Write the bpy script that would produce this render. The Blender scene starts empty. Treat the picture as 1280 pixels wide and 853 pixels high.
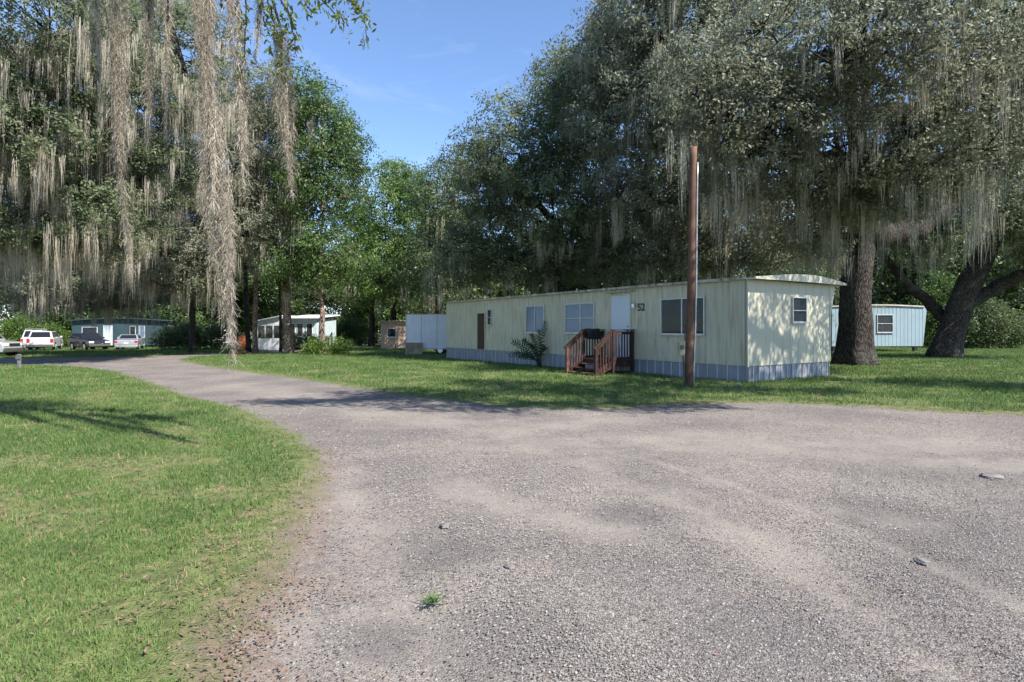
import bpy, bmesh, math, random
import numpy as np
from mathutils import Vector, Matrix

random.seed(7)
R = math.radians
scene = bpy.context.scene
C = scene.collection
F, HZ, CAMZ = 720.0, 410.0, 1.5          # focal length and horizon row of the 1280 px wide photograph

# ------------------------------------------------------------------ helpers
def smooth(a, b, x):
    t = np.clip((x - a) / (b - a), 0, 1)
    return t * t * (3 - 2 * t)

def vnoise(x, y, scale, seed=0):
    x = np.asarray(x, float) * scale; y = np.asarray(y, float) * scale
    xi = np.floor(x).astype(np.int64); yi = np.floor(y).astype(np.int64)
    fx = x - xi; fy = y - yi
    fx = fx * fx * (3 - 2 * fx); fy = fy * fy * (3 - 2 * fy)
    def h(a, b):
        n = (a * 374761393 + b * 668265263 + seed * 1442695041) & 0xffffffff
        n = ((n ^ (n >> 13)) * 1274126177) & 0xffffffff
        n = n ^ (n >> 16)
        return (n & 0xffff) / 65535.0
    return (h(xi, yi) * (1 - fx) + h(xi + 1, yi) * fx) * (1 - fy) + (h(xi, yi + 1) * (1 - fx) + h(xi + 1, yi + 1) * fx) * fy

def fbm(x, y, scale, seed=0, octv=4):
    s = 0; a = .5
    for i in range(octv):
        s = s + a * vnoise(x, y, scale * 2 ** i, seed + i * 17); a *= .5
    return s

def gbase(x, y):
    x = np.clip(x, -60, 60); y = np.clip(y, -10, 80)
    return .006 * x - .008 * (y - 8)

def at(px, py, Y):                       # photograph pixel at depth Y -> world point
    return Vector(((px - 640) / F * Y, Y, CAMZ + (HZ - py) / F * Y))

def gnd(px, py):                         # photograph pixel on the ground -> (X, Y)
    k = (px - 640) / F
    Y = (CAMZ - .064) / max((py - HZ) / F + .006 * k - .008, 1e-4)
    return (k * Y, Y)

def mesh_np(name, verts, faces, attrs=None, smooth_sh=False):
    """verts (n,3); faces list of (m,k) arrays"""
    me = bpy.data.meshes.new(name)
    verts = np.asarray(verts, np.float32)
    if not isinstance(faces, list): faces = [faces]
    faces = [np.asarray(f, np.int32) for f in faces if len(f)]
    me.vertices.add(len(verts)); me.vertices.foreach_set('co', verts.ravel())
    nl = sum(f.size for f in faces); npoly = sum(len(f) for f in faces)
    me.loops.add(nl); me.polygons.add(npoly)
    me.loops.foreach_set('vertex_index', np.concatenate([f.ravel() for f in faces]))
    tot = np.concatenate([np.full(len(f), f.shape[1], np.int32) for f in faces])
    st = np.concatenate([[0], np.cumsum(tot)[:-1]]).astype(np.int32)
    me.polygons.foreach_set('loop_start', st)
    try: me.polygons.foreach_set('loop_total', tot)
    except Exception: pass
    me.polygons.foreach_set('use_smooth', np.full(npoly, smooth_sh))
    for k, v in (attrs or {}).items():
        a = me.attributes.new(k, 'FLOAT', 'POINT'); a.data.foreach_set('value', np.asarray(v, np.float32))
    me.update(calc_edges=True)
    return me

def link(name, me, mat=None, parent=None):
    o = bpy.data.objects.new(name, me); C.objects.link(o)
    if mat is not None:
        for m in (mat if isinstance(mat, (list, tuple)) else [mat]): me.materials.append(m)
    if parent is not None: o.parent = parent
    return o

def tag(o, label=None, cat=None, group=None, kind=None):
    if label: o['label'] = label
    if cat: o['category'] = cat
    if group: o['group'] = group
    if kind: o['kind'] = kind
    return o

def thing(name, label, cat, loc=(0, 0, 0), rz=0, group=None):
    o = bpy.data.objects.new(name, None); C.objects.link(o)
    o.empty_display_size = .2
    o.location = loc; o.rotation_euler = (0, 0, rz)
    return tag(o, label, cat, group)

class MB:
    """collects simple shapes into one mesh"""
    def __init__(s): s.v = []; s.f = []
    def add(s, vs, fs):
        b = len(s.v); s.v += [tuple(v) for v in vs]; s.f += [tuple(b + i for i in f) for f in fs]; return s
    def box(s, x0, x1, y0, y1, z0, z1, M=None):
        vs = [Vector((x, y, z)) for z in (z0, z1) for y in (y0, y1) for x in (x0, x1)]
        if M is not None: vs = [M @ v for v in vs]
        return s.add(vs, [(0, 2, 3, 1), (4, 5, 7, 6), (0, 1, 5, 4), (2, 6, 7, 3), (0, 4, 6, 2), (1, 3, 7, 5)])
    def bar(s, a, b, w, h, up=(0, 0, 1)):                    # a box-section bar from a to b
        a = Vector(a); b = Vector(b); d = (b - a); L = d.length; d.normalize()
        u = Vector(up); sx = d.cross(u)
        if sx.length < 1e-4: sx = d.cross(Vector((1, 0, 0)))
        sx.normalize(); uz = sx.cross(d)
        vs = [a + d * t * L + sx * i * w / 2 + uz * j * h / 2 for t in (0, 1) for j in (-1, 1) for i in (-1, 1)]
        return s.add(vs, [(0, 1, 3, 2), (4, 6, 7, 5), (0, 4, 5, 1), (2, 3, 7, 6), (0, 2, 6, 4), (1, 5, 7, 3)])
    def tube(s, pts, rad, n=10, cap=True):
        pts = [Vector(p) for p in pts]
        if not isinstance(rad, (list, tuple)): rad = [rad] * len(pts)
        rings = []; ref = Vector((1, 0, 0))
        b = len(s.v)
        for i, p in enumerate(pts):
            d = (pts[min(i + 1, len(pts) - 1)] - pts[max(i - 1, 0)])
            if d.length < 1e-6: d = Vector((0, 0, 1))
            d.normalize()
            x = ref - d * ref.dot(d)
            if x.length < 1e-3: x = Vector((0, 1, 0)) - d * d.y
            x.normalize(); ref = x; y = d.cross(x)
            for k in range(n):
                a = 2 * math.pi * k / n
                s.v.append(tuple(p + (x * math.cos(a) + y * math.sin(a)) * rad[i]))
        for i in range(len(pts) - 1):
            for k in range(n):
                k2 = (k + 1) % n
                s.f.append((b + i * n + k, b + i * n + k2, b + (i + 1) * n + k2, b + (i + 1) * n + k))
        if cap:
            s.f.append(tuple(b + k for k in reversed(range(n)))); e = b + (len(pts) - 1) * n
            s.f.append(tuple(e + k for k in range(n)))
        return s
    def prism(s, prof, y0, y1, inset=0.0):                    # (x,z) outline extruded along y
        n = len(prof)
        vs = [(x, y0, z) for x, z in prof] + [(x, y1, z) for x, z in prof]
        fs = [tuple(range(n)), tuple(reversed(range(n, 2 * n)))] + [(i, i + n, (i + 1) % n + n, (i + 1) % n) for i in range(n)]
        return s.add(vs, fs)
    def build(s, name, mat, parent=None, bev=0, sm=False, segs=2):
        me = bpy.data.meshes.new(name); me.from_pydata(s.v, [], s.f)
        bm = bmesh.new(); bm.from_mesh(me); bmesh.ops.recalc_face_normals(bm, faces=bm.faces[:]); bm.to_mesh(me); bm.free()
        if sm: me.polygons.foreach_set('use_smooth', [True] * len(me.polygons))
        o = link(name, me, mat, parent)
        if bev:
            m = o.modifiers.new('Bevel', 'BEVEL'); m.width = bev; m.segments = segs; m.limit_method = 'ANGLE'; m.angle_limit = R(40)
        return o

# ------------------------------------------------------------------ materials
class N:
    """small node-tree writer"""
    def __init__(s, name):
        s.m = bpy.data.materials.new(name); s.m.use_nodes = True
        s.t = s.m.node_tree; s.t.nodes.clear()
        s.out = s.t.nodes.new('ShaderNodeOutputMaterial')
    def n(s, typ, **kw):
        nd = s.t.nodes.new(typ)
        for k, v in kw.items():
            if k.startswith('_'): setattr(nd, k[1:], v)
            else: s.set(nd, k, v)
        return nd
    def set(s, nd, k, v):
        k2 = int(k[1:]) if (k[0] == 'i' and k[1:].isdigit()) else k.replace('__', ' ')
        sock = nd.inputs[k2]
        if hasattr(v, 'is_output') or isinstance(v, bpy.types.NodeSocket): s.t.links.new(v, sock)
        else:
            if sock.type == 'RGBA' and len(v) == 3: v = (*v, 1)
            sock.default_value = v
    def math(s, op, a, b=0.0, c=None, clamp=False):
        nd = s.n('ShaderNodeMath', _operation=op, _use_clamp=clamp, i0=a, i1=b)
        if c is not None: s.set(nd, 'i2', c)
        return nd.outputs[0]
    def mix(s, fac, a, b, blend='MIX'):
        nd = s.t.nodes.new('ShaderNodeMix'); nd.data_type = 'RGBA'; nd.blend_type = blend; nd.clamp_factor = True
        for i, v in ((0, fac), (6, a), (7, b)):
            sock = nd.inputs[i]
            if isinstance(v, bpy.types.NodeSocket): s.t.links.new(v, sock)
            else: sock.default_value = (*v, 1) if (i and len(v) == 3) else v
        return nd.outputs[2]
    def sstep(s, x, a, b):
        nd = s.n('ShaderNodeMapRange', _interpolation_type='SMOOTHSTEP', i0=x, i1=a, i2=b, i3=0.0, i4=1.0); return nd.outputs[0]
    def obj(s): return s.n('ShaderNodeTexCoord').outputs['Object']
    def scale(s, vec, sc): return s.n('ShaderNodeMapping', i0=vec, i3=sc).outputs[0]
    def noise(s, vec, sc, det=4, rough=.55):
        return s.n('ShaderNodeTexNoise', Vector=vec, Scale=sc, Detail=det, Roughness=rough).outputs['Fac']
    def attr(s, name): return s.n('ShaderNodeAttribute', _attribute_name=name).outputs['Fac']
    def bump(s, h, st=.3, dist=.01):
        return s.n('ShaderNodeBump', Height=h, Strength=st, Distance=dist).outputs[0]
    def pbr(s, col, rough=.6, normal=None, spec=.5, metal=0.0, **kw):
        b = s.n('ShaderNodeBsdfPrincipled')
        s.set(b, 'Base__Color', col); s.set(b, 'Roughness', rough); s.set(b, 'Specular__IOR__Level', spec); s.set(b, 'Metallic', metal)
        if normal is not None: s.set(b, 'Normal', normal)
        for k, v in kw.items(): s.set(b, k, v)
        return b.outputs[0]
    def done(s, sh): s.t.links.new(sh, s.out.inputs[0]); return s.m

def plain(name, col, rough=.6, var=.25, sc=3.0, spec=.5, metal=0.0, bump=0.0, bsc=40., dirt=None, dirtamt=.35):
    k = N(name); o = k.obj()
    n = k.noise(o, sc, 5)
    dark = tuple(c * (1 - var) for c in col); lite = tuple(min(1, c * (1 + var * .6)) for c in col)
    c = k.mix(k.sstep(n, .3, .7), dark, lite)
    if dirt:
        st = k.noise(k.scale(o, (7, 7, .8)), 1.0, 6, .65)
        c = k.mix(k.math('MULTIPLY', k.sstep(st, .44, .70), dirtamt), c, dirt)
    nm = k.bump(k.noise(o, bsc, 4), bump, .01) if bump else None
    return k.done(k.pbr(c, rough, nm, spec, metal))

def leafmat(name, dark, lite, trans=.3, rough=.4, spec=.5):
    k = N(name); t = k.attr('tint')
    c = k.mix(t, dark, lite)
    a = k.pbr(c, rough, None, spec)
    tr = k.n('ShaderNodeBsdfTranslucent', Color=k.mix(.5, c, tuple(x * 1.6 for x in lite))).outputs[0]
    return k.done(k.n('ShaderNodeMixShader', Fac=trans, i1=a, i2=tr).outputs[0])

M = {}
M['oak_leaf'] = leafmat('oak_leaf', (.058, .082, .036), (.180, .212, .112), .40, .50, .35)
M['oak_leaf_grey'] = leafmat('oak_leaf_grey', (.085, .102, .060), (.240, .252, .172), .40, .48, .4)
M['green_leaf'] = leafmat('green_leaf', (.034, .066, .018), (.095, .155, .038), .40, .45, .4)
M['bright_leaf'] = leafmat('bright_leaf', (.050, .095, .018), (.130, .200, .035), .35, .45, .4)
M['dark_leaf'] = leafmat('dark_leaf', (.042, .066, .026), (.115, .155, .062), .40, .45, .4)
M['vine_leaf'] = leafmat('vine_leaf', (.060, .095, .022), (.150, .190, .050), .35, .42, .4)
M['moss'] = leafmat('moss', (.280, .245, .190), (.560, .505, .420), .3, .9, .1)
M['moss_grey'] = leafmat('moss_grey', (.235, .225, .175), (.470, .455, .375), .3, .9, .1)
M['moss_near'] = leafmat('moss_near', (.150, .122, .088), (.520, .465, .390), .3, .9, .1)
def grassmat():
    k = N('grass'); t = k.attr('tint')
    c = k.mix(t, (.052, .118, .026), (.205, .285, .090)); c = k.mix(k.sstep(t, .90, 1.0), c, (.320, .260, .145))
    return k.done(k.n('ShaderNodeMixShader', Fac=.35, i1=k.pbr(c, .6, None, .3), i2=k.n('ShaderNodeBsdfTranslucent', Color=c).outputs[0]).outputs[0])
M['grass'] = grassmat()
M['litter'] = leafmat('litter', (.125, .082, .062), (.255, .165, .120), .15, .8, .2)
M['pebble'] = leafmat('pebble', (.085, .078, .074), (.350, .328, .305), .0, .85, .3)
M['palm_leaf'] = leafmat('palm_leaf', (.012, .028, .012), (.045, .085, .030), .25, .35, .5)

def bark(name, dark, lite):
    k = N(name); o = k.obj()
    v = k.n('ShaderNodeTexVoronoi', _feature='DISTANCE_TO_EDGE', Vector=k.scale(o, (15, 15, 3.0)), Scale=1.2).outputs['Distance']
    n = k.noise(o, 5, 6); big = k.noise(o, .9, 3)
    h = k.math('ADD', k.math('MULTIPLY', k.sstep(v, 0, .25), .7), k.math('MULTIPLY', n, .6))
    c = k.mix(k.sstep(h, .25, 1.0), dark, lite)
    c = k.mix(k.math('MULTIPLY', k.sstep(big, .5, .75), .45), c, (.17, .17, .14))
    return k.done(k.pbr(c, .9, k.bump(h, .9, .05), .2))
M['bark'] = bark('bark', (.022, .018, .015), (.078, .065, .056))
M['bark_red'] = bark('bark_red', (.100, .065, .050), (.400, .290, .230))

def ground_mat():
    k = N('ground_cover'); o = k.obj()
    d = k.attr('lawn'); sand = k.attr('sand'); dark = k.attr('dark')
    n1 = k.noise(o, 2.2, 6, .65); n2 = k.noise(o, 9, 5, .6); n3 = k.noise(o, .55, 4)
    de = k.math('ADD', d, k.math('ADD', k.math('MULTIPLY', k.math('SUBTRACT', n1, .5), .9), k.math('MULTIPLY', k.math('SUBTRACT', n2, .5), .45)))
    lawn = k.sstep(de, -.10, .14)
    # gravel: stones of three sizes over grey dust
    vA = k.n('ShaderNodeTexVoronoi', Vector=o, Scale=92.); vB = k.n('ShaderNodeTexVoronoi', Vector=o, Scale=190.); vC = k.n('ShaderNodeTexVoronoi', Vector=o, Scale=46.)
    def val(v): return k.n('ShaderNodeSeparateColor', i0=v.outputs['Color']).outputs[0]
    st = k.math('ADD', k.math('MULTIPLY', val(vA), .5), k.math('ADD', k.math('MULTIPLY', val(vB), .32), k.math('MULTIPLY', val(vC), .18)))
    stone = k.mix(k.sstep(st, .15, .85), (.074, .068, .065), (.280, .263, .248))
    warm = k.mix(k.sstep(k.noise(o, 30, 2), .35, .65), (.96, .94, .95), (1.06, 1.0, .92))
    stone = k.mix(1.0, stone, warm, 'MULTIPLY')
    gr = k.mix(k.sstep(n3, .36, .66), k.mix(1.0, stone, (.82, .80, .82), 'MULTIPLY'), k.mix(1.0, stone, (1.14, 1.11, 1.08), 'MULTIPLY'))
    n5 = k.noise(o, 1.3, 6, .7)
    sandf = k.math('MULTIPLY', k.sstep(k.math('ADD', sand, k.math('MULTIPLY', k.math('SUBTRACT', n5, .5), 3.0)), .25, 1.45), .72)
    sandc = k.mix(n2, (.165, .144, .123), (.275, .247, .217))
    gr = k.mix(sandf, gr, sandc)
    dk = k.sstep(k.math('ADD', dark, k.math('MULTIPLY', k.math('SUBTRACT', n1, .5), .9)), .45, .95)
    gr = k.mix(k.math('MULTIPLY', dk, .5), gr, (.085, .077, .078))
    # leaf litter along the lawn edge
    ed = k.math('SUBTRACT', 1.0, k.sstep(k.math('ABSOLUTE', k.math('ADD', d, -.05)), .05, .55))
    lit = k.math('MULTIPLY', k.sstep(k.math('ADD', ed, k.math('MULTIPLY', k.math('SUBTRACT', n2, .5), 1.4)), .62, 1.05), k.attr('litterzone'))
    litc = k.mix(k.noise(o, 45, 3), (.085, .060, .050), (.215, .155, .128))
    soil = k.mix(k.sstep(n2, .35, .7), (.075, .095, .032), (.160, .180, .065))
    dry = k.sstep(k.noise(o, 1.6, 6, .7), .56, .70)
    soil = k.mix(k.math('MULTIPLY', dry, .75), soil, (.215, .170, .100))
    col = k.mix(lawn, gr, soil)
    col = k.mix(k.math('MULTIPLY', lit, .62), col, litc)
    hA = k.math('SUBTRACT', 1.0, k.sstep(vA.outputs['Distance'], 0, .75)); hB = k.math('SUBTRACT', 1.0, vB.outputs['Distance'])
    hC = k.math('SUBTRACT', 1.0, k.sstep(vC.outputs['Distance'], 0, .6))
    h = k.math('ADD', k.math('MULTIPLY', hA, .5), k.math('ADD', k.math('MULTIPLY', hB, .25), k.math('MULTIPLY', hC, .45)))
    h = k.math('MULTIPLY', h, k.math('SUBTRACT', 1.0, k.math('MULTIPLY', sandf, .8)))
    h = k.math('ADD', h, k.math('MULTIPLY', n2, .8))
    return k.done(k.pbr(col, .92, k.bump(h, .85, .012), .25))
M['ground'] = ground_mat()

M['cream'] = plain('cream_siding', (.480, .446, .335), .55, .09, .7, .4, 0, .0, dirt=(.27, .22, .13), dirtamt=.62)
M['cream_end'] = plain('cream_panel', (.445, .418, .325), .5, .06, .8, .4, 0, .0, dirt=(.42, .38, .26), dirtamt=.28)
M['fascia'] = plain('fascia_paint', (.50, .47, .37), .55, .1, 2, .4, dirt=(.30, .26, .18), dirtamt=.4)
M['roof_edge'] = plain('roof_edge', (.40, .37, .31), .7, .35, 3, .3, dirt=(.07, .06, .05), dirtamt=.85)
M['roof'] = plain('roof_coating', (.42, .41, .38), .85, .3, 1.2, .3, dirt=(.08, .07, .05))
M['skirt'] = plain('skirt_metal', (.195, .212, .245), .5, .15, 1.4, .5, .0, dirt=(.15, .14, .12), dirtamt=.45)
M['skirt_rib'] = plain('skirt_rib', (.42, .44, .47), .5, .15, 2, .5, .0, dirt=(.2, .18, .16))
M['white_door'] = plain('white_door', (.50, .54, .59), .45, .04, 1, .4)
M['brown_door'] = plain('brown_door', (.036, .010, .007), .5, .25, 3, .4)
M['alu'] = plain('aluminium_frame', (.48, .48, .47), .4, .15, 5, .5, .4)
M['alu_dark'] = plain('dark_frame', (.10, .10, .10), .5, .15, 5, .5)
M['blind'] = plain('blind', (.36, .40, .47), .6, .05, 2)
M['dark_in'] = plain('dark_interior', (.020, .022, .026), .8, .4, 2)  # near-black colour stands in for the unlit rooms behind the panes
M['white'] = plain('white_paint', (.62, .63, .64), .5, .06, 1.5, .4, dirt=(.4, .38, .33), dirtamt=.25)
M['black'] = plain('black_paint', (.02, .02, .022), .5, .2, 4)
M['redwood'] = plain('stained_wood', (.034, .015, .012), .7, .4, 6, .3, 0, .3, 60, dirt=(.16, .09, .06))
M['wood_lite'] = plain('sunlit_weathered_wood', (.13, .060, .042), .75, .35, 6, .3, 0, .3, 60)  # paler wood; on the far railing its tone paints in the sunlight
M['pole'] = plain('pole_wood', (.135, .074, .050), .8, .35, 3, .2, 0, .4, 50, dirt=(.06, .035, .025), dirtamt=.6)
M['galv'] = plain('galvanised', (.34, .34, .35), .4, .2, 6, .5, .5)
M['meter'] = plain('meter_box', (.36, .32, .22), .55, .15, 5, .4)
M['stone'] = plain('stone', (.17, .16, .155), .9, .35, 6, .3, 0, .6, 25)
M['blue_wall'] = plain('blue_siding', (.23, .31, .36), .55, .08, .8, .4, 0, 0, dirt=(.24, .29, .30), dirtamt=.35)
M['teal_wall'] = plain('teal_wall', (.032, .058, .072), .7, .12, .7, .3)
M['tan_wall'] = plain('tan_wall', (.42, .30, .23), .8, .12, .8, .3)
M['yellow_wall'] = plain('yellow_wall', (.62, .48, .16), .7, .1, .8, .3)
M['pink_wall'] = plain('faded_red_wall', (.48, .16, .13), .7, .2, 2, .3)
M['pale_wall'] = plain('pale_siding', (.40, .47, .48), .6, .08, .9, .4)
M['ply'] = plain('plywood', (.22, .17, .11), .8, .3, 3, .3)
M['tyre'] = plain('tyre_rubber', (.018, .018, .018), .85, .2, 8, .3)
M['rim'] = plain('alloy_rim', (.55, .56, .58), .3, .1, 8, .5, .7)
M['red_lens'] = plain('red_lens', (.38, .02, .018), .2, .1, 8, .6)
M['clear_lens'] = plain('clear_lens', (.75, .76, .78), .15, .1, 8, .7)
M['carplast'] = plain('bumper_plastic', (.060, .062, .065), .6, .15, 6)
M['plate'] = plain('number_plate', (.72, .72, .70), .5, .1, 8)
M['rust'] = plain('rust_wood', (.30, .085, .035), .8, .35, 4, .3)
M['mat'] = plain('dark_cloth', (.012, .009, .010), .9, .3, 6)
M['flower'] = plain('brick_red', (.36, .12, .07), .85, .3, 9)

def paint(name, col, flake=.0):
    k = N(name); o = k.obj(); n = k.noise(o, 1.5, 4)
    c = k.mix(n, tuple(x * .85 for x in col), col)
    b = k.pbr(c, .35, None, .5, flake, Coat__Weight=.7, Coat__Roughness=.06)
    return k.done(b)
M['car_white'] = paint('car_white', (.50, .49, .485)); M['car_silver'] = paint('car_silver', (.42, .43, .45), .5)
M['car_dark'] = paint('car_dark', (.006, .007, .011), .0); M['car_champ'] = paint('car_champagne', (.47, .47, .47), .4)

def glass(name, tint, refl=.12):
    k = N(name)
    g = k.n('ShaderNodeBsdfGlossy', Color=(.9, .95, 1, 1), Roughness=.03).outputs[0]
    t = k.n('ShaderNodeBsdfTransparent', Color=(*tint, 1)).outputs[0]
    return k.done(k.n('ShaderNodeMixShader', Fac=refl, i1=t, i2=g).outputs[0])
M['glass'] = glass('window_glass', (.84, .87, .90), .008)
M['screen'] = glass('insect_screen', (.38, .38, .40), .03)
kk = N('car_glass'); M['car_glass'] = kk.done(kk.pbr((.012, .014, .018), .15, None, .25))

# ------------------------------------------------------------------ ground: regions traced on the photograph's ground plane
def poly_px(pts): return np.array([gnd(*p) for p in pts])
A_edge = [(0, 457), (60, 457.5), (110, 460), (150, 465), (185, 477), (240, 497), (300, 511), (345, 529), (385, 553), (412, 576), (402, 606), (392, 640), (372, 690), (342, 738), (312, 768), (300, 800), (312, 835), (300, 875), (270, 1000)]
A = np.vstack([poly_px(A_edge), [(-1.2, .5), (-1.6, -8), (-2, -60), (-120, -60), (-120, 20), (-60, 27)]])
B_edge = [(222, 451), (255, 458), (290, 463), (370, 474), (440, 485), (520, 498), (600, 507), (700, 512), (760, 512), (830, 508), (900, 505), (1000, 506), (1100, 511), (1200, 517), (1290, 521)]
bx = poly_px(B_edge)
B = np.vstack([bx, [(12.5, 10.2), (20, 11.5), (60, 16), (150, 30), (200, 300), (-20, 300), (-17, 70), (-16.5, 43)], poly_px([(300, 444.5), (262, 445), (232, 447.5)])])
Cc = np.array([(-200, 44), (-75, 44.5)] + [gnd(0, 449), gnd(100, 447.2), gnd(200, 445.5), gnd(260, 442.5), gnd(295, 441)] + [(-20.5, 60), (-24, 300), (-200, 300)])

def sdist(P, poly):                      # signed distance, positive inside
    n = len(poly); out = np.full(len(P), 1e9); ins = np.zeros(len(P), bool)
    for i in range(n):
        a = poly[i]; b = poly[(i + 1) % n]; e = b - a
        w = P - a; t = np.clip((w @ e) / max(e @ e, 1e-9), 0, 1)
        dd = w - t[:, None] * e; out = np.minimum(out, np.hypot(dd[:, 0], dd[:, 1]))
        c = ((a[1] > P[:, 1]) != (b[1] > P[:, 1]))
        xs = (b[0] - a[0]) * (P[:, 1] - a[1]) / ((b[1] - a[1]) if abs(b[1] - a[1]) > 1e-9 else 1e-9) + a[0]
        ins ^= c & (P[:, 0] < xs)
    return np.where(ins, out, -out)

def lawn_d(P):
    return np.maximum(np.maximum(sdist(P, A), sdist(P, B)), sdist(P, Cc))

def pathdist(P, pts):
    out = np.full(len(P), 1e9)
    for a, b in zip(pts[:-1], pts[1:]):
        a = np.array(a); b = np.array(b); e = b - a; w = P - a
        t = np.clip((w @ e) / (e @ e), 0, 1); dd = w - t[:, None] * e
        out = np.minimum(out, np.hypot(dd[:, 0], dd[:, 1]))
    return out
RUTS = [([(412, 585), (425, 640), (450, 720), (505, 853), (540, 1000)], .60), ([(405, 640), (380, 740), (345, 840), (330, 950)], .30),
        ([(740, 575), (820, 610), (900, 650), (990, 690)], .50), ([(1000, 720), (1090, 770), (1200, 850)], .22), ([(880, 545), (1020, 560), (1160, 575), (1300, 580)], .75),
        ([(760, 525), (640, 535), (500, 520), (380, 497), (300, 480)], .9), ([(560, 600), (660, 640), (760, 660)], .5), ([(640, 545), (800, 600), (960, 665), (1150, 770), (1330, 900)], .14), ([(700, 540), (880, 592), (1060, 655), (1290, 760)], .14), ([(440, 590), (480, 680), (575, 860)], .13), ([(1060, 640), (1130, 650)], .3), ([(640, 550), (860, 552), (1150, 556)], 1.1)]
DARKS = [((1230, 690), 1.1), ((950, 800), .6), ((560, 690), .45), ((640, 800), .6), ((1100, 640), .7), ((780, 640), .5), ((480, 790), .35)]

def gz(x, y, d=None):
    x = np.asarray(x, float); y = np.asarray(y, float)
    z = gbase(x, y) + .035 * (fbm(x, y, .6, 3) - .47) + .012 * (fbm(x, y, 3.1, 9, 3) - .44)
    if d is not None: z = z + .035 * smooth(-.15, .35, d)
    return z
def gz1(x, y):
    P = np.array([[x, y]]); return float(gz(P[:, 0], P[:, 1], lawn_d(P))[0])

def axis(lo, hi, c0, c1, step, grow):
    a = list(np.arange(c0, c1 + 1e-6, step)); s = step; x = a[-1]
    while x < hi: s *= grow; x += s; a.append(x)
    s = step; x = a[0]; b = []
    while x > lo: s *= grow; x -= s; b.append(x)
    return np.array(b[::-1] + a)
gx = axis(-330, 330, -4, 4.5, .028, 1.028); gy = axis(-70, 420, 2.2, 6.5, .026, 1.017)
GX, GY = np.meshgrid(gx, gy); P = np.column_stack([GX.ravel(), GY.ravel()])
D = lawn_d(P)
Z = gz(P[:, 0], P[:, 1], D)
sand = np.zeros(len(P))
for pts, w in RUTS:
    wp = [gnd(*p) for p in pts]; dd = pathdist(P, wp)
    wv = w * (.75 + .6 * vnoise(P[:, 0], P[:, 1], 1.3, 5))
    g = np.exp(-(dd / wv) ** 2); sand = np.maximum(sand, g * (.78 if w < .2 else 1)); Z -= .018 * g
dark = np.zeros(len(P))
for c, r in DARKS:
    q = np.array(gnd(*c)); dark = np.maximum(dark, np.exp(-(np.hypot(*(P - q).T) / r) ** 2))
lz = np.where(P[:, 0] < 1, smooth(9, 4, P[:, 1]), .35)
nx, ny = len(gx), len(gy)
I = np.arange(nx * ny).reshape(ny, nx)
Q = np.stack([I[:-1, :-1], I[:-1, 1:], I[1:, 1:], I[1:, :-1]], -1).reshape(-1, 4)
cen = P[Q].mean(1); cd = lawn_d(cen)
V3 = np.column_stack([P, Z])
sdA, sdB, sdC = sdist(cen, A), sdist(cen, B), sdist(cen, Cc)
def region(name, mask):
    q = Q[mask]; u, inv = np.unique(q, return_inverse=True)
    me = mesh_np(name, V3[u], inv.reshape(-1, 4), {'lawn': D[u], 'sand': sand[u], 'dark': dark[u], 'litterzone': lz[u]}, True)
    o = link(name, me, M['ground']); tag(o, kind='structure'); return o
region('gravel_road', cd <= 0)
region('lawn', cd > 0)

# ------------------------------------------------------------------ grass, pebbles, litter (uncountable: one object each)
rng = np.random.default_rng(11)
def fan(n, y0, y1, p, kmax=1.02):
    u = rng.random(n); q = 1 - p        # pdf of Y ~ Y^-p
    Y = (y0 ** q + u * (y1 ** q - y0 ** q)) ** (1 / q)
    return np.column_stack([rng.uniform(-kmax, kmax, n) * Y, Y])

def in_home(P_, m=.05):
    v = P_ - np.array(C0); a = v @ np.array(HX); b = v @ np.array(HY)
    return (a > -m) & (a < 4.15 + m) & (b > -m) & (b < 18.3 + m)
HA = R(33); HX = (math.cos(HA), math.sin(HA)); HY = (-math.sin(HA), math.cos(HA)); C0 = (6.43, 15.7)

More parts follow.
